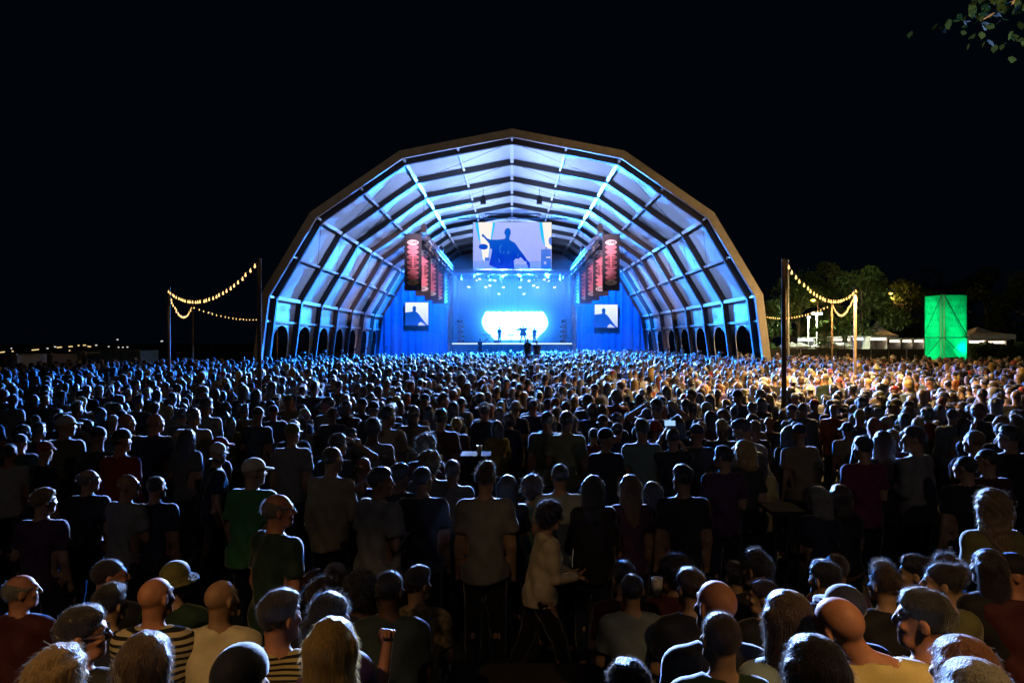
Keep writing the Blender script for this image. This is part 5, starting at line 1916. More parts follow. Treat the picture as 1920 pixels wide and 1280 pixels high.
FM = [inst_mat('far_skin', 'c_skin', 0.45, 0.0), inst_mat('far_cloth', 'c_cloth', 0.75, 0.8), inst_mat('far_hair', 'c_hair', 0.42, 1.0)]
protos = []
for P in [k for i, k in enumerate(KINDS) if i not in (3, 4, 13)]:
    parts, J = figure_parts(P, 2)
    V_, Q_, I_ = [], [], []
    b = 0
    for nm, me in parts.items():
        if nm == 'trousers':
            continue
        n = len(me.vertices)
        co = np.empty(n * 3, dtype=np.float32)
        me.vertices.foreach_get('co', co)
        li = np.empty(len(me.loops), dtype=np.int32)
        me.loops.foreach_get('vertex_index', li)
        V_.append(co.reshape(-1, 3))
        Q_.append(li.reshape(-1, 4) + b)
        I_ += [{'body': 0, 'shirt': 1, 'hair': 2, 'hat': 2}[nm]] * (len(li) // 4)
        b += n
    me = mesh_np('crowd_figure', np.concatenate(V_), np.concatenate(Q_), mats=FM, mat_idx=I_)
    protos.append(bpy.data.objects.new('crowd_figure', me))
kinds_idx = [i for i in range(len(KINDS)) if i not in (3, 4, 13)]
wts2 = [WTS[i] for i in kinds_idx]
n = len(rest)
pm = bpy.data.meshes.new('crowd')
pm.from_pydata([(x, y, 0.0) for x, y in rest], [], [])
def attr(nm, typ, data, field):
    a = pm.attributes.new(nm, typ, 'POINT')
    a.data.foreach_set(field, np.asarray(data, dtype=np.float32 if typ != 'INT' else np.int32).ravel())
ki = [random.choices(range(len(protos)), [w * (2.6 if (yy > 45 and q >= len(wts2) - 2) else 1) for q, w in enumerate(wts2)])[0] for _, yy in rest]
attr('kind_index', 'INT', ki, 'value')
attr('turn', 'FLOAT', [random.gauss(0, 0.25) + 0.4 * math.atan2(x, max(8, 78 - y)) for x, y in rest], 'value')
attr('size', 'FLOAT', [min(1.12, max(0.82, random.gauss(0.97, 0.065))) for _ in rest], 'value')
attr('c_skin', 'FLOAT_COLOR', [(*SKINS[pick({'fair': 6, 'tan': 3, 'red': 3, 'dark': 1})], 1) for _ in rest], 'color')
attr('c_cloth', 'FLOAT_COLOR', [(*[0.7 * v for v in CLOTHS[pick(SHIRT_W)]], 1) for _ in rest], 'color')
attr('c_hair', 'FLOAT_COLOR', [(*HAIRS[pick(HAT_W if KINDS[kinds_idx[k]]['hair'] in ('cap', 'capback', 'bucket') else HAIR_W)], 1) for k in ki], 'color')
crowd = link('crowd', pm)
tag(crowd, 'dense mass of people packed into the tent and the field behind it', 'crowd', kind='stuff')
ng = bpy.data.node_groups.new('crowd_instances', 'GeometryNodeTree')
ng.interface.new_socket('Geometry', in_out='INPUT', socket_type='NodeSocketGeometry')
ng.interface.new_socket('Geometry', in_out='OUTPUT', socket_type='NodeSocketGeometry')
gi = ng.nodes.new('NodeGroupInput')
go = ng.nodes.new('NodeGroupOutput')
g2i = ng.nodes.new('GeometryNodeGeometryToInstance')
for p in reversed(protos):
    oi = ng.nodes.new('GeometryNodeObjectInfo')
    oi.inputs['Object'].default_value = p
    oi.inputs['As Instance'].default_value = True
    ng.links.new(oi.outputs['Geometry'], g2i.inputs[0])
iop = ng.nodes.new('GeometryNodeInstanceOnPoints')
ng.links.new(gi.outputs[0], iop.inputs['Points'])
jg = ng.nodes.new('GeometryNodeJoinGeometry')
ng.nodes.remove(g2i)
for nd in [q for q in ng.nodes if q.bl_idname == 'GeometryNodeObjectInfo']:
    ng.links.new(nd.outputs['Geometry'], jg.inputs[0])
ng.links.new(jg.outputs[0], iop.inputs['Instance'])
iop.inputs['Pick Instance'].default_value = True
def named(nm, typ):
    q = ng.nodes.new('GeometryNodeInputNamedAttribute')
    q.data_type = typ
    q.inputs['Name'].default_value = nm
    return q.outputs[0]
ng.links.new(named('kind_index', 'INT'), iop.inputs['Instance Index'])
cb = ng.nodes.new('ShaderNodeCombineXYZ')
ng.links.new(named('turn', 'FLOAT'), cb.inputs[2])
e2r = ng.nodes.new('FunctionNodeEulerToRotation')
ng.links.new(cb.outputs[0], e2r.inputs[0])
ng.links.new(e2r.outputs[0], iop.inputs['Rotation'])
ng.links.new(named('size', 'FLOAT'), iop.inputs['Scale'])
ng.links.new(iop.outputs[0], go.inputs[0])
md = crowd.modifiers.new('instances', 'NODES')
md.node_group = ng

# ------------------------------------------------------------------ festoon poles and strings
WARM = (1.0, 0.62, 0.24)
M['bulb'] = glow('festoon_bulb', (1.0, 0.52, 0.13), 4.5)
M['bulb_dim'] = glow('festoon_bulb_dim', (1.0, 0.55, 0.18), 3.0)
POLES = {}


def pole(key, px, top, D, r, label, m='wood'):
    c = at(px, top, D)
    root = empty('festoon_pole', (c.x, D, 0))
    tag(root, label, 'pole', 'festoon poles')
    link('shaft', MB().tube((0, 0, 0), (0, 0, c.z), r, r * 0.85, 8).mesh('shaft', M[m], True), root)
    link('hook', MB().tube((0, 0, c.z - 0.06), (0, -0.1, c.z - 0.02), 0.012, n=5).mesh('hook', M['black_metal']), root)
    POLES[key] = c


pole('L1', 486.5, 484, 15.5, 0.055, 'tall festoon pole standing in the crowd on the container side')
pole('L2', 317, 539, 25.0, 0.06, 'festoon pole farther back holding both strings on the container side')
pole('L3', 361.5, 571, 37.0, 0.06, 'dim far festoon pole on the container side')
pole('L4', 520, 590, 52.0, 0.06, 'farthest festoon pole behind the tent on the container side')
pole('R1', 1470, 486, 15.5, 0.065, 'tall dark festoon pole standing in the crowd on the tower side')
pole('R2', 1603.5, 537, 25.0, 0.065, 'orange-lit festoon pole farther back on the tower side')
pole('R3', 1560, 567, 37.0, 0.065, 'orange-lit far festoon pole under the string loop on the tower side')
pole('R4', 1425, 588, 52.0, 0.06, 'farthest festoon pole behind the tent on the tower side')
bulb_me = {}
for nm in ('bulb', 'bulb_dim'):
    bulb_me[nm] = MB().lathe((0, 0, 0), [(0.006, -0.06), (0.018, -0.052), (0.024, -0.034), (0.019, -0.012), (0.011, 0.0), (0.011, 0.03), (0.004, 0.035)], 8).mesh('bulb', M[nm], True)


def festoon(a, b, sag, n, label, m, power, every, end=1.0, down=True):
    a, b = Vector(a), Vector(b)
    def pt(t):
        q = a.lerp(b, t)
        q.z -= sag * 4 * t * (1 - t)
        return q
    root = empty('festoon_string', a)
    tag(root, label, 'string lights', 'festoon strings')
    pts = [pt(i / 30 * end) for i in range(31)]
    MB().path(pts, 0.009, 5).build('cable', M['cable'], root, origin=a)
    for i in range(n):
        t = (i + 0.5) / n * end
        p = pt(t) + Vector((random.uniform(-.02, .02), random.uniform(-.02, .02), -0.035))
        link('bulb', bulb_me[m], root, p - a)
        if i % every == every // 2:
            q = p - a - Vector((0, 0, 0.11))
            l = spot('festoon_light', q, q - Vector((0, 0, 1)), power, WARM, 160, 0.4, 0.04) if down else point('festoon_light', q, power, WARM, 0.04)
            l.parent = root


E = Vector((0, -0.1, -0.08))
festoon(POLES['L1'] + E, POLES['L2'] + E, 0.62, 30, 'festoon string between the two nearer poles on the container side', 'bulb_dim', 4, 5)
festoon(POLES['L2'] + E, POLES['L3'] + E, 0.75, 26, 'festoon string looping back from the second to the third container-side pole', 'bulb_dim', 4, 6)
festoon(POLES['L3'] + E, POLES['L4'] + E, 0.45, 24, 'faint festoon string running towards the tent on the container side', 'bulb_dim', 30, 8, down=False)
festoon(POLES['R1'] + E, POLES['R2'] + E, 0.62, 26, 'bright festoon string between the two nearer poles on the tower side', 'bulb', 420, 3)
festoon(POLES['R2'] + E, POLES['R3'] + E, 0.75, 28, 'bright festoon string looping back from the second to the third tower-side pole', 'bulb', 140, 4, down=False)
festoon(POLES['R3'] + E, POLES['R4'] + E, 0.45, 28, 'festoon string running towards the tent on the tower side', 'bulb', 200, 4, down=False)
# unseen gantry over the camera, added to light bleacher, crowd and tent front
pc1, pc2 = Vector((4.9, 0.4, 5.1)), Vector((-4.9, 0.4, 5.1))
root = empty('added_lamp_gantry', (0, 0.4, 0))
tag(root, 'unseen added timber gantry with eight warm flood lamps over the bleacher', 'gantry')
for c in (pc1, pc2):
    link('post', MB().tube((c.x, 0, 0), (c.x, 0, c.z), 0.06, 0.05, 8).mesh('post', M['wood'], True), root)
link('crossbar', MB().tube((pc2.x, 0, 5.1), (pc1.x, 0, 5.1), 0.05, n=8).mesh('crossbar', M['wood'], True), root)
for x, tx, pw, ty, cn in ((2.4, 2.5, 420, 2.2, 58), (-2.4, -2.3, 350, 2.2, 58), (-1.3, 0.32, 90, 5.4, 17)):
    link('lamp_housing', MB().box((x, 0, 4.95), (0.25, 0.2, 0.16)).mesh('lamp_housing', M['black_metal']), root)
    l = spot('bleacher_wash', (x, 0.0, 4.84), (tx, ty, 1.1), pw, (1.0, 0.57, 0.20), cn, 0.9, 0.08)
    l.parent = root

for x, tx, pw in ((3.6, 6.5, 40), (-3.6, -6.5, 30), (0.5, 0.0, 16)):
    link('lamp_housing', MB().box((x, 0, 4.95), (0.25, 0.2, 0.16)).mesh('lamp_housing', M['black_metal']), root)
    l = spot('crowd_fill', (x, 0.12, 4.84), (tx, 12.0, 0.5), pw, (1.0, 0.74, 0.62), 78, 0.8, 0.1)  # weak fill added to lift the backs of the standing crowd
    l.parent = root
for x, tx, pw, cl in ((4.4, 11.0, 3600, (1.0, 0.64, 0.32)), (-4.4, -7.0, 1000, (1.0, 0.84, 0.70))):
    link('lamp_housing', MB().box((x, 0, 4.95), (0.25, 0.2, 0.16)).mesh('lamp_housing', M['black_metal']), root)
    l = spot('added_tent_flood', (x, 0.12, 4.95), (tx, 40.0, 13.8), pw, cl, 33, 0.8, 0.1)  # added to brighten the tent's front trim, no such lamp seen
    l.parent = root

# ------------------------------------------------------------------ green tower
TD = 44.0
nc = at(1768, 553, TD)
tw, th, tth = 1.7, nc.z, R(6)
hw = tw / 2
cx_ = nc.x + hw * math.cos(tth) - hw * math.sin(tth)
cy_ = TD + hw * math.sin(tth) + hw * math.cos(tth)
tower = empty('green_tower', (cx_, cy_, 0), tth)
tag(tower, 'tall square scaffold tower wrapped in glowing green fabric lettered main stage', 'tower')
M['green_fab'] = mat('green_fabric', (0.01, 0.62, 0.27), 0.8, bump=(1.5, 0.05), var=(1.6, 0.22), transl=0.85)
M['green_ink'] = mat('green_ink', (0.004, 0.20, 0.08), 0.8, var=(9, 0.2), transl=0.5)
for (dx, dy, rz) in ((0, -hw, 0), (0, hw, 0), (-hw, 0, R(90)), (hw, 0, R(90))):
    for z0, z1 in ((0.1, 3.0), (3.04, th)):
        V, Fc = [], []
        for i in range(9):
            for j in range(9):
                u, v = i / 8, j / 8
                V.append((-hw + 2 * hw * u, (0.025 * math.sin(9 * u + 3 * v) + 0.015 * math.sin(21 * v + 5 * u)) * math.sin(math.pi * u), z0 + (z1 - z0) * v))
        for i in range(8):
            for j in range(8):
                q = i * 9 + j
                Fc.append((q, q + 9, q + 10, q + 1))
        link('fabric', MB().add(V, Fc).mesh('fabric', M['green_fab'], True), tower, (dx, dy, 0), (0, 0, rz))
link('roof_fabric', MB().box((0, 0, th + 0.012), (tw, tw, 0.015)).mesh('roof_fabric', M['green_fab']), tower)
def tube_part(a, b, r, nm):
    link(nm, MB().tube(a, b, r, n=6).mesh(nm, M['white_metal' if nm == 'post' else 'black_metal'], True), tower)
pi_, po = hw - 0.05, hw + 0.05
for x, y in ((pi_, -pi_), (pi_, pi_), (-pi_, pi_)):
    tube_part((x, y, 0), (x, y, th), 0.035, 'post')
tube_part((-po, -po + 0.16, 0), (-po, -po + 0.16, th + 0.05), 0.028, 'post')
tube_part((-po + 0.10, -po, 0), (-po + 0.10, -po, th + 0.05), 0.028, 'post')
zm = 3.02
for z in (zm, 1.5):
    tube_part((-po, -po, z), (po, -po, z), 0.025, 'ledger')
    tube_part((-po, -po, z), (-po, po, z), 0.025, 'ledger')
for za, zb in ((th, zm), (zm, 1.5)):
    tube_part((-hw, -po - 0.04, za), (hw, -po - 0.04, zb), 0.022, 'brace')
    tube_part((-po - 0.04, -hw, za), (-po - 0.04, hw, zb), 0.018, 'brace')
    tube_part((-pi_ + 0.06, -pi_ + 0.06, za), (pi_, -pi_ + 0.05, zb - 0.3), 0.03, 'brace')
    tube_part((pi_ - 0.1, -pi_ + 0.06, za), (-pi_, -pi_ + 0.06, zb), 0.03, 'brace')
link('ballast', MB().box((0.0, 0, 0.6), (1.0, 0.8, 1.2)).mesh('ballast', M['black_metal']), tower)
for r_, word in enumerate(('main', 'stage', 'main', 'stage', 'main')):
    me = text_mesh('  '.join(word), 0.24, M['green_ink'], 'lettering')
    link('lettering', me, tower, (0.02, -hw - 0.045, th - 0.30 - r_ * 0.42))
    link('lettering', me, tower, (-hw - 0.045, 0.0, th - 0.30 - r_ * 0.42), (0, 0, R(-90)))
for (x, y, z, p) in ((0.52, -0.5, 2.4, 60), (-0.3, 0.2, 1.6, 20), (0.0, 0.1, 3.8, 55), (-0.2, 0.2, 5.0, 24)):
    l = point('tower_light', (x, y, z), p, (0.03, 1.0, 0.55), 0.1)
    l.parent = tower

# ------------------------------------------------------------------ trees
def tree(x, y, h, rad, label, leaves, mat_leaf='leaf', trunk_h=0.35, seed=0, size=0.30, flat=0.8, name='tree'):
    rnd = random.Random(seed)
    root = empty(name, (x, y, 0))
    tag(root, label, 'tree', 'trees behind the field')
    mb = MB()
    p = Vector((0, 0, 0))
    tr = 0.022 * h + 0.05
    for i in range(5):
        q = p + Vector((rnd.uniform(-.15, .15), rnd.uniform(-.15, .15), h * 0.17))
        mb.tube(p, q, tr * (1 - 0.15 * i), tr * (1 - 0.15 * (i + 1)), 7, cap=False)
        p = q
    clumps = []
    for i in range(16):
        a, b = rnd.uniform(0, 6.28), rnd.uniform(0, 1)
        zz = h * (trunk_h + (1 - trunk_h) * b)
        rr = rad * (math.sin(math.pi * min(1, 0.18 + 0.8 * b)) ** 0.7) * rnd.uniform(0.25, 0.95)
        c = Vector((rr * math.cos(a), rr * math.sin(a), zz))
        clumps.append((c, rad * rnd.uniform(0.28, 0.5)))
        s0 = Vector((0, 0, min(zz * 0.75, h * 0.8)))
        mb.tube(s0, c, tr * 0.3, 0.02, 5, cap=False)
    link('trunk', mb.mesh('trunk', M['bark'], True), root)
    g = np.random.default_rng(seed)
    n = leaves
    ci = g.integers(0, len(clumps), n)
    cc = np.array([tuple(c) for c, _ in clumps])[ci]
    cr = np.array([r for _, r in clumps])[ci]
    d = g.normal(size=(n, 3))
    d /= np.linalg.norm(d, axis=1)[:, None]
    pos = cc + d * (cr * g.uniform(0.35, 1.0, n) ** 0.6)[:, None] * np.array([1, 1, flat])
    u = g.normal(size=(n, 3)); u /= np.linalg.norm(u, axis=1)[:, None]
    w = np.cross(u, g.normal(size=(n, 3))); w /= np.linalg.norm(w, axis=1)[:, None]
    sz = size * g.uniform(0.6, 1.3, n)[:, None]
    V_ = np.stack([pos - u * sz * 0.5, pos + w * sz * 0.28, pos + u * sz * 0.5, pos - w * sz * 0.28], 1).reshape(-1, 3)
    link('crown', mesh_np('crown', V_, np.arange(n * 4).reshape(-1, 4), M[mat_leaf], smooth=False), root)


for i, (px, D, h, rad, lab, lv, ml) in enumerate((
        (1440, 60, 6.0, 1.7, 'small green tree beside the tent foot on the tower side', 3500, 'leaf'),
        (1500, 70, 9.5, 3.6, 'broad tree lit green behind the flagpole', 6000, 'leaf'),
        (1555, 74, 11.0, 3.4, 'tree lit green behind the string loop', 6000, 'leaf'),
        (1622, 66, 9.5, 3.4, 'tall thin tree with a pale lit trunk beside the orange pole', 5000, 'leaf'),
        (1690, 80, 10.5, 4.4, 'dark tree with an orange lamp shining through it', 7000, 'leaf_dark'),
        (1775, 84, 11.5, 5.0, 'dark tree behind the green tower', 7000, 'leaf_dark'),
        (1850, 78, 10.5, 4.4, 'dark tree over the white pagoda tent', 7000, 'leaf_dark'),
        (1925, 74, 9.5, 4.2, 'dark tree at the end of the hedge', 6000, 'leaf_dark'))):
    c = at(px, 600, D)
    tree(c.x, D, h, rad, lab, lv, ml, seed=40 + i, trunk_h=0.28 if ml == 'leaf' else 0.2)
c = at(1538, 640, 58)
tree(c.x + 0.4, 58, 4.3, 1.1, 'small white-lit ornamental tree beside the lamp post', 900, 'leaf', seed=77, size=0.3, flat=0.5, trunk_h=0.45)
M['leaf_shade'] = mat('twig_leaves', (0.018, 0.034, 0.008), 0.9, spec=0.1, var=(3, 0.4), transl=0.3)
# the tree whose twigs hang into the top corner
root = empty('overhanging_tree', (7.6, 6.0, 0))
tag(root, 'tree whose leafy twig hangs into the top corner of the sky', 'tree')
mb = MB()
mb.tube((0, 0, 0), (0.1, 0, 3.0), 0.22, 0.17, 9, cap=False); mb.tube((0.1, 0, 3.0), (-0.2, 0.1, 6.2), 0.17, 0.10, 8, cap=False)
twig_end = at(1838, 40, 6.6) - Vector((7.6, 6.0, 0))
mb.tube((0.0, 0.05, 4.6), at(1960, -30, 6.4) - Vector((7.6, 6.0, 0)), 0.07, 0.03, 6, cap=False)
mb.tube(at(1960, -30, 6.4) - Vector((7.6, 6.0, 0)), twig_end, 0.03, 0.006, 5, cap=False)
link('trunk', mb.mesh('trunk', M['bark'], True), root)
rnd = random.Random(5)
leafs = MB()
for i in range(150):
    t = rnd.uniform(0, 1)
    c = (at(1990, -60, 6.4) - Vector((7.6, 6.0, 0))).lerp(twig_end, t ** 0.8) + Vector((rnd.gauss(0, .2), rnd.gauss(0, .3), rnd.gauss(0, .16) - 0.05))
    rot = Euler((rnd.uniform(-1.2, 1.2), rnd.uniform(-1.2, 1.2), rnd.uniform(0, 6.28))).to_matrix()
    L_ = rnd.uniform(0.06, 0.11)
    o = [(0, 0, 0), (0.35, 0.32, 0.03), (0.7, 0.36, 0.02), (1.0, 0.1, -0.05), (1.15, 0, -0.1), (1.0, -0.1, -0.05), (0.7, -0.36, 0.02), (0.35, -0.32, 0.03)]
    leafs.add([c + rot @ Vector(q) * L_ for q in o], [(0, 1, 2, 7), (7, 2, 6, 7)[:3], (2, 3, 5, 6), (3, 4, 5)])
link('crown', leafs.mesh('crown', M['leaf_shade'], True), root)

# ------------------------------------------------------------------ stalls, tents and lamps on the tower side
M['stall_light'] = glow('stall_strip_light', (1.0, 0.80, 0.58), 5.0)
M['stall_cool'] = glow('stall_cool_light', (0.80, 0.92, 1.0), 4.0)
M['stall_wall'] = mat('stall_wall', (0.62, 0.60, 0.56), 0.7, var=(2, 0.12))
M['stall_wood'] = mat('stall_wood', (0.30, 0.22, 0.14), 0.7, var=(3, 0.25))


def stall(px0, px1, top, D, label, light='stall_light', wall='stall_wall', cloth_roof=False):
    a, b = at(px0, top, D), at(px1, top, D)
    w = b.x - a.x
    root = empty('food_stall', ((a.x + b.x) / 2, D, 0))
    tag(root, label, 'stall', 'food stalls')
    h = a.z
    dpt = 2.2
    link('back_wall', MB().box((0, dpt, h / 2), (w, 0.06, h - 0.1)).mesh('back_wall', M[wall]), root)
    for s in (-1, 1):
        link('side_wall', MB().box((s * (w / 2 - 0.04), dpt / 2, h / 2), (0.06, dpt, h - 0.1)).mesh('side_wall', M[wall]), root)
    link('roof', MB().box((0, dpt / 2 - 0.1, h), (w + 0.15, dpt + 0.5, 0.1)).mesh('roof', M['white_metal']), root)
    link('counter', MB().box((0, 0.1, 0.95), (w, 0.5, 0.08)).box((0, 0.3, 0.45), (w - 0.1, 0.06, 0.9)).mesh('counter', M['stall_wood']), root)
    link('strip_light', MB().box((0, 0.25, h - 0.22), (w * 0.86, 0.07, 0.16)).mesh('strip_light', M[light]), root)
    k = random.Random(int(px0))
    for q in range(3):
        x = -w / 2 + w * (q + 0.5) / 3
        link('shelf_unit', MB().box((x, dpt - 0.3, 1.3 + 0.2 * k.random()), (w / 3 * 0.7, 0.4, 1.2)).mesh('shelf_unit', M['stall_wood' if q % 2 else 'white_metal']), root)
    return root


stall(1562, 1597, 632, 62, 'food stall between the two orange poles with warm light', 'stall_light')
stall(1598, 1628, 631, 62, 'food stall behind the orange pole with white light', 'stall_cool')
stall(1631, 1665, 631, 61, 'food stall with pale shutters past the thin tree', 'stall_light')
stall(1667, 1690, 635, 63, 'dim grey food stall with a narrow strip light', 'stall_light')
stall(1691, 1712, 635, 63, 'dim tan food stall in the middle of the row', 'stall_light')
stall(1713, 1734, 635, 63, 'dim food stall next to the green tower', 'stall_light')
stall(1495, 1528, 633, 64, 'white flat-roofed bar hut behind the flagpole', 'stall_cool')
stall(1816, 1850, 636, 60, 'low hut with warm strip lights beside the green tower', 'stall_light')
stall(1852, 1888, 637, 60, 'low hut with warm strip lights under the pagoda tent', 'stall_light')
# parasols
for i, px in enumerate((1476, 1488, 1500, 1542, 1556, 1572, 1582)):
    c = at(px, 641, 58)
    root = empty('parasol', (c.x, 58 + 0.3 * (i % 2), 0))
    tag(root, f'{ORD[i]} white parasol in the row by the bars, counted from the tent', 'parasol', 'white parasols')
    n = 8
    V = [(0, 0, c.z)] + [(0.85 * math.cos(2 * math.pi * k / n), 0.85 * math.sin(2 * math.pi * k / n), c.z - 0.38) for k in range(n)] + [(0.85 * math.cos(2 * math.pi * k / n), 0.85 * math.sin(2 * math.pi * k / n), c.z - 0.5) for k in range(n)]
    Fq = [(0, 1 + k, 1 + (k + 1) % n) for k in range(n)] + [(1 + k, 9 + k, 9 + (k + 1) % n, 1 + (k + 1) % n) for k in range(n)]
    link('canopy', MB().add(V, Fq).mesh('canopy', M['white_canvas']), root)
    link('pole', MB().tube((0, 0, 0), (0, 0, c.z), 0.03).mesh('pole', M['white_metal']), root)
# direction boards
M['sign_green'] = mat('sign_board', (0.10, 0.25, 0.14), 0.6, var=(5, 0.1))
M['sign_white'] = mat('sign_mark', (0.55, 0.65, 0.55), 0.6, var=(5, 0.1))
for px, py, wpx, shape, lab in ((1539.5, 636, 13, 'arrow', 'direction board with a pale arrow pointing towards the tent'), (1553.5, 635.5, 11, 'arrow2', 'direction board with a pale arrow pointing towards the stalls'), (1584, 634, 10, 'figure', 'tall board with a pale walking figure sign')):
    D = 57.0
    c = at(px, py, D)
    w = wpx / F * D
    root = empty('direction_board', (c.x, D, 0))
    tag(root, lab, 'sign', 'direction boards')
    hh = w * (0.62 if shape != 'figure' else 1.5)
    link('board', MB().box((0, 0, c.z), (w, 0.05, hh)).mesh('board', M['sign_green']), root)
    link('post', MB().tube((0, 0.05, 0), (0, 0.05, c.z), 0.03).mesh('post', M['black_metal']), root)
    mb = MB()
    if shape == 'figure':
        mb.box((0, -0.03, c.z + 0.02), (0.09, 0.012, 0.26)); mb.lathe((0, -0.03, c.z + 0.22), [(0.02, -0.05), (0.05, 0), (0.02, 0.05)], 8)
        mb.box((-0.06, -0.03, c.z - 0.2), (0.05, 0.012, 0.24)); mb.box((0.06, -0.03, c.z - 0.2), (0.05, 0.012, 0.24))
    else:
        s = -1 if shape == 'arrow' else 1
        mb.prism([(-s * w * 0.38, c.z - 0.05), (-s * w * 0.38, c.z + 0.05), (s * w * 0.02, c.z + 0.05), (s * w * 0.02, c.z + 0.13), (s * w * 0.4, c.z), (s * w * 0.02, c.z - 0.13), (s * w * 0.02, c.z - 0.05)], -0.04, -0.028)
    link('mark', mb.mesh('mark', M['sign_white']), root)
# flagpole and lamp posts
c = at(1478, 490, 40)
root = empty('flagpole', (c.x, 40, 0))
tag(root, 'thin white flagpole just past the dark festoon pole', 'flagpole')
link('shaft', MB().tube((0, 0, 0), (0, 0, c.z), 0.075, 0.05, 8).mesh('shaft', M['white_metal'], True), root)
link('cap', MB().lathe((0, 0, c.z), [(0.05, 0), (0.08, 0.06), (0.02, 0.13)], 8).mesh('cap', M['white_metal'], True), root)
M['flood'] = glow('flood_lamp', (0.82, 0.95, 1.0), 30.0)
for px, py, D, nl, lab in ((1531, 590, 60.0, 3, 'lamp post with a cluster of white floodlights by the bars'), (1515.5, 597, 61.0, 1, 'lamp post with a single white floodlight by the bars')):
    c = at(px, py, D)
    root = empty('lamp_post', (c.x, D, 0))
    tag(root, lab, 'lamp post', 'white lamp posts')
    link('shaft', MB().tube((0, 0, 0), (0, 0, c.z), 0.06, 0.045, 8).mesh('shaft', M['white_metal'], True), root)
    for q in range(nl):
        x = (q - (nl - 1) / 2) * 0.32
        link('bracket', MB().tube((0, 0, c.z - 0.05), (x, -0.05, c.z + 0.08), 0.025, n=5).mesh('bracket', M['white_metal']), root)
        link('lamp', MB().box((x, -0.12, c.z + 0.1), (0.2, 0.14, 0.12)).mesh('lamp', M['flood']), root)
    l = point('post_light', (0, -0.35, c.z + 0.05), 1400 if nl > 1 else 600, (0.90, 1.0, 0.66), 0.12)
    l.parent = root
# orange street lamps beyond the trees
M['street'] = glow('street_lamp', (1.0, 0.45, 0.06), 22.0)
for px, py, D, pw, lab in ((1668, 551, 76.5, 900, 'orange street lamp glowing through the dark tree'), (1524, 563.5, 66.0, 150, 'small orange street lamp under the festoon string')):
    c = at(px, py, D)
    root = empty('street_lamp', (c.x, D, 0))
    tag(root, lab, 'street lamp', 'orange street lamps')
    link('shaft', MB().tube((0.5, 0, 0), (0.5, 0, c.z + 0.2), 0.07, 0.05, 8).tube((0.5, 0, c.z + 0.2), (0, -0.1, c.z + 0.1), 0.03, n=5).mesh('shaft', M['black_metal'], True), root)
    link('lamp', MB().lathe((0, -0.1, c.z), [(0.05, -0.08), (0.2, -0.03), (0.22, 0.03), (0.08, 0.1)], 10).mesh('lamp', M['street'], True), root)
    l = point('street_light', (0, -0.3, c.z - 0.2), pw, (1.0, 0.5, 0.12), 0.15)
    l.parent = root
# pagoda tents
for px0, px1, pyt, pye, D, lab in ((1638, 1690, 600, 628, 72, 'grey pagoda tent in the dark behind the stalls'), (1816, 1902, 612, 627, 66, 'white pagoda tent behind the hedge')):
    a, b = at(px0, pye, D), at(px1, pye, D)
    pk = at((px0 + px1) / 2 + 6, pyt, D)
    w = b.x - a.x
    root = empty('pagoda_tent', ((a.x + b.x) / 2, D + 2, 0))
    tag(root, lab, 'tent', 'pagoda tents')
    rings = []
    for t, f in ((0, 1.0), (0.12, 0.72), (0.3, 0.48), (0.55, 0.27), (0.8, 0.12), (1.0, 0.02)):
        z = a.z + (pk.z - a.z) * t
        rings.append([(sx * w / 2 * f, sy * w / 2 * f, z) for sx, sy in ((-1, -1), (1, -1), (1, 1), (-1, 1))])
    V = [p for r in rings for p in r]
    Fq = [(4 * k + i, 4 * k + (i + 1) % 4, 4 * k + 4 + (i + 1) % 4, 4 * k + 4 + i) for k in range(5) for i in range(4)]
    link('canopy', MB().add(V, Fq).mesh('canopy', M['white_canvas']), root)
    for (x, y, sx, sy) in ((0, -w / 2, w, 0.03), (0, w / 2, w, 0.03), (-w / 2, 0, 0.03, w), (w / 2, 0, 0.03, w)):
        link('valance', MB().box((x, y, a.z - 0.22), (sx, sy, 0.45)).mesh('valance', M['white_canvas']), root)
    for sx in (-1, 1):
        for sy in (-1, 1):
            link('leg', MB().tube((sx * (w / 2 - .06), sy * (w / 2 - .06), 0), (sx * (w / 2 - .06), sy * (w / 2 - .06), a.z), 0.05).mesh('leg', M['white_metal']), root)
# barrier in front of the stalls and the hedge
for i in range(9):
    px = 1452 + 33 * i
    c = at(px, 653, 55)
    root = empty('barrier_panel', (c.x, 55, 0))
    tag(root, f'{ORD[i]} dark fence panel from the tent in front of the food stalls', 'fence', 'dark fence panels')
    w = 30 / F * 55
    link('sheet', MB().box((0, 0, c.z / 2), (w, 0.03, c.z - 0.1)).mesh('sheet', M['dark_panel']), root)
    for s in (-1, 1):
        link('post', MB().tube((s * w / 2, 0, 0), (s * w / 2, 0, c.z + 0.05), 0.025).mesh('post', M['black_metal']), root)
a, b = at(1812, 645, 52), at(1990, 650, 52)
root = empty('hedge', ((a.x + b.x) / 2, 52, 0))
tag(root, 'long clipped hedge lit green beside the tower', 'hedge')
g = np.random.default_rng(9)
n = 9000
pos = np.stack([g.uniform(-(b.x - a.x) / 2, (b.x - a.x) / 2, n), g.uniform(-0.5, 0.5, n), g.uniform(0.1, 1, n) ** 0.7 * a.z], 1)
pos[:, 2] += 0.12 * np.sin(pos[:, 0] * 2.3) + 0.08 * np.sin(pos[:, 0] * 5.1)
u = g.normal(size=(n, 3)); u /= np.linalg.norm(u, axis=1)[:, None]
w_ = np.cross(u, g.normal(size=(n, 3))); w_ /= np.linalg.norm(w_, axis=1)[:, None]
V_ = np.stack([pos - u * 0.09, pos + w_ * 0.05, pos + u * 0.09, pos - w_ * 0.05], 1).reshape(-1, 3)
link('foliage', mesh_np('foliage', V_, np.arange(n * 4).reshape(-1, 4), M['leaf'], smooth=False), root)
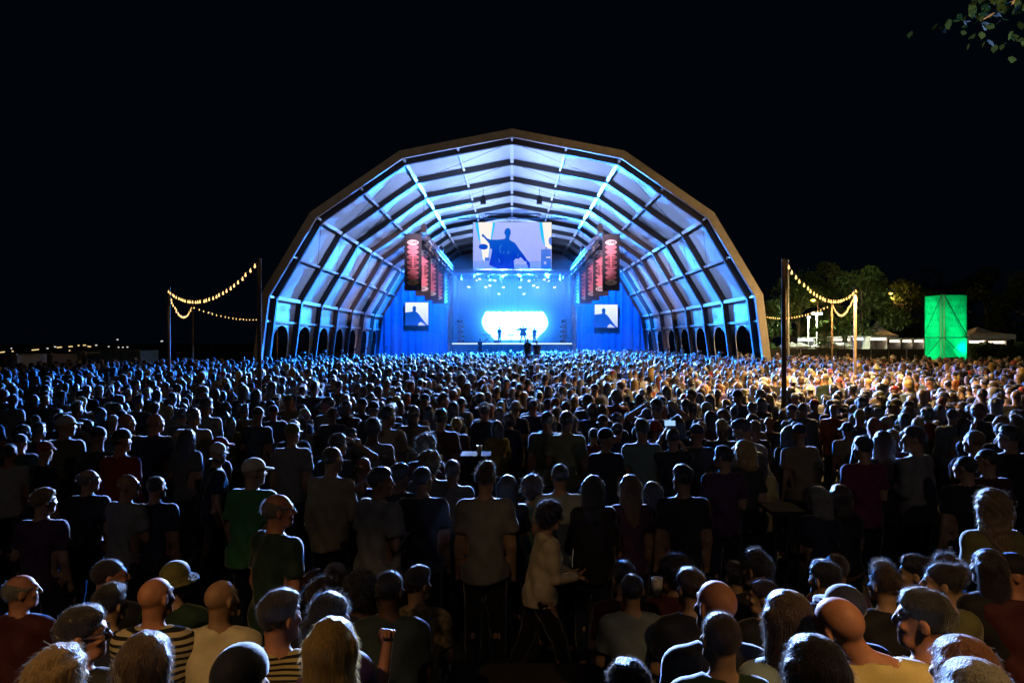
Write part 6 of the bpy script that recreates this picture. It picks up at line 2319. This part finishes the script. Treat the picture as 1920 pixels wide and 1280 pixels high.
link('core', MB().box((0, 0, a.z * 0.45), (b.x - a.x - 0.3, 0.6, a.z * 0.8)).mesh('core', M['leaf_dark']), root)

# ------------------------------------------------------------------ containers and small lights on the dark side
M['cont_w'] = mat('container_white', (0.50, 0.52, 0.52), 0.6, var=(3, 0.2))
M['cont_b'] = mat('container_blue', (0.20, 0.38, 0.48), 0.6, var=(3, 0.2))
M['cont_p'] = mat('container_grey', (0.30, 0.28, 0.32), 0.6, var=(3, 0.2))
for px0, px1, top, D, m, lab in ((-30, 31, 665.5, 36, 'cont_w', 'pale container cut by the picture edge'), (43, 97, 664.5, 40, 'cont_p', 'grey container with a dull purple sheen'), (140, 158, 660, 44, 'cont_w', 'narrow white cabin between the two containers'), (187, 262, 657.5, 44, 'cont_b', 'long pale blue container catching the stage light')):
    a, b = at(px0, top, D), at(px1, top, D)
    w = b.x - a.x
    root = empty('container', ((a.x + b.x) / 2, D, 0))
    tag(root, lab, 'container', 'containers beside the field')
    mb = MB()
    k = max(4, int(w / 0.22))
    pts = []
    for i in range(k + 1):
        x = -w / 2 + w * i / k
        o = 0.04 if i % 2 else 0.0
        pts.append((x, o))
    V = [(x, o, 0.05) for x, o in pts] + [(x, o, a.z) for x, o in pts]
    n = len(pts)
    mb.add(V, [(i, i + 1, n + i + 1, n + i) for i in range(n - 1)])
    link('front_sheet', mb.mesh('front_sheet', M[m]), root)
    link('box', MB().box((0, 1.2, a.z / 2 + 0.02), (w, 2.3, a.z - 0.02)).mesh('box', M[m]), root)
    link('roof_rail', MB().box((0, 0.0, a.z + 0.03), (w + 0.02, 0.12, 0.08)).mesh('roof_rail', M['white_metal']), root)
M['small_y'] = glow('small_yellow_lamp', (1.0, 0.75, 0.30), 1.0)
M['small_w'] = glow('small_white_lamp', (1.0, 0.95, 0.85), 0.8)
SM = [(5, 660, 9, 'y'), (22, 653, 2, 'w'), (24.5, 658.5, 3, 'y'), (67, 655.5, 13, 'y'), (90, 653, 3, 'w'), (104, 650, 3, 'w'), (112, 651, 9, 'y'), (133, 649.5, 7, 'y'), (131, 657, 2, 'y'), (148, 647.5, 3, 'y'), (159, 647, 5, 'y'), (168, 649.5, 6, 'y'), (181, 647, 3, 'w'), (204.5, 649.5, 2, 'w'), (223, 651, 2, 'w'), (231, 651, 2, 'w'), (239.5, 650.5, 2.5, 'w'), (221, 636.5, 3, 'w'), (304, 639.5, 4, 'w')]
for i, (px, py, wpx, cc) in enumerate(SM):
    D = 62.0
    c = at(px, py, D)
    w = wpx / F * D
    root = empty('outdoor_lamp', (c.x, D, 0))
    tag(root, f'{["small", "tiny"][wpx < 4]} {"yellow" if cc == "y" else "white"} lamp, number {i + 1} of the lamps counted away from the containers' if False else f'{(ORD + ["thirteenth", "fourteenth", "fifteenth", "sixteenth", "seventeenth", "eighteenth", "nineteenth"])[i]} far {"yellow" if cc == "y" else "white"} lamp above the containers, counted towards the tent', 'lamp', 'far lamps above the containers')
    link('lamp', MB().box((0, -0.05, c.z), (w, 0.06, 0.09), Euler((0, R(6 * (i % 3 - 1)), 0)).to_matrix()).mesh('lamp', M['small_' + cc]), root)
    link('post', MB().tube((0, 0.02, 0), (0, 0.02, c.z + 0.05), 0.03).mesh('post', M['black_metal']), root)

# ------------------------------------------------------------------ the show's lamps (several are added with no lamp built)
ICE = (0.33, 0.48, 1.0)
DEEP = (0.0, 0.16, 1.0)
# upward floods added along the ridge, no lamps built, wash the roof
for q in range(NF - 2):
    y = (FR[q] + FR[q + 1]) / 2
    for s in (-1, 1):
        spot('roof_wash', (s * 0.6, y, 10.2), (s * 4.4, y - 0.4, 15.0), 2200, ICE, 120, 0.9, 0.2)
        spot('roof_wash', (s * 0.6, y, 10.2), (s * 13.0, y - 0.4, 9.0), 4200, ICE, 46, 1.0, 0.2)
# deep blue from the stage truss over the whole inside of the tent
for s in (-1, 1):
    spot('blue_wash', (s * 4.0, SD - 1.1, 9.2), (s * 13.0, 50.0, 7.5), 8000, DEEP, 100, 0.8, 0.2)
    spot('blue_wash', (s * 2.0, SD - 1.1, 9.2), (s * 5.0, 45.0, 13.0), 2500, DEEP, 80, 0.8, 0.2)
# small floods added at the crowd's edge to light the wall sheets from below
for q in range(NF - 2):
    for s in (-1, 1):
        y = (FR[q] + FR[q + 1]) / 2
        root = empty('added_wall_flood', (s * 13.4, y, 0))
        tag(root, f'{ORD[q]} added flood lamp on a stand lighting the tent wall on the {"container" if s < 0 else "tower"} side', 'flood lamp', 'added wall flood lamps')
        link('stand', MB().tube((0, 0, 0), (0, 0, 2.0), 0.02).mesh('stand', M['black_metal']), root)
        link('lamp', MB().box((0, 0, 2.05), (0.25, 0.3, 0.12)).mesh('lamp', M['black_metal']), root)
        spot('wall_wash', (s * 13.45, y, 2.2), (s * 14.75, y, 5.0), 55, ICE, 70, 0.9, 0.1)
# audience light from the lit lamps over the stage
for i, px in enumerate((892.5, 928, 944, 975, 992, 1028)):
    c = at(px, 526, SD + 1.8)
    spot('audience_wash', (c.x, c.y - 0.1, c.z), (c.x * 2.6, 26, 0.0), 170000, (0.02, 0.22, 1.0), 66, 0.7, 0.1)
for px in (879, 911, 918.5, 944, 975, 1000.5, 1008, 1040):
    c = at(px, 538, SD + 4.2)
    spot('field_wash', (c.x, c.y - 0.12, c.z), (c.x * 1.6, 6, 0.8), 100000, (0.66, 0.80, 1.0), 20, 0.9, 0.1)
# two pink spots added under the front roof to brighten the banners
for s in (-1, 1):
    spot('banner_wash', (s * 2.3, 41.8, 13.6), (s * 7.05, 54.0, 8.2), 9000, (1.0, 0.64, 0.76), 40, 0.7, 0.1)
# blue wash on the backdrop
for x in (-4.5, 0, 4.5):
    spot('backdrop_wash', (x, SD + 1.5, 9.6), (x, SD + 9.5, 6.0), 1500, (0.0, 0.24, 1.0), 120, 0.8, 0.2)
for s in (-1, 1):
    spot('drape_wash', (s * 8.5, SD - 7.0, 9.6), (s * 10.5, SD, 4.5), 22000, (0.0, 0.18, 1.0), 110, 0.9, 0.2)  # blue spots added to brighten the side drapes, no lamp built

# ------------------------------------------------------------------ haze
def smoke(name, c, size, density, color, aniso, label):
    hz = MB().box(c, size).mesh(name, None)
    m = bpy.data.materials.new(name)
    m.use_nodes = True
    N, L = m.node_tree.nodes, m.node_tree.links
    N.remove(N['Principled BSDF'])
    pv = N.new('ShaderNodeVolumePrincipled')
    pv.inputs['Color'].default_value = (*color, 1)
    pv.inputs['Density'].default_value = density
    pv.inputs['Anisotropy'].default_value = aniso
    L.new(pv.outputs[0], N['Material Output'].inputs['Volume'])
    hz.materials.append(m)
    tag(link(name, hz), label, 'haze', kind='stuff')


smoke('haze', (0, 64.2, 4.85), (26.0, 18.6, 9.9), 0.0011, (0.45, 0.75, 1.0), 0.2, 'thin smoke hanging over the crowd inside the tent')
smoke('stage_haze', (0, SD + 6.5, DECK + 3.85), (12.9, 3.6, 7.5), 0.16, (0.35, 0.70, 1.0), 0.5, 'thick stage smoke glowing around the wall of lamps')
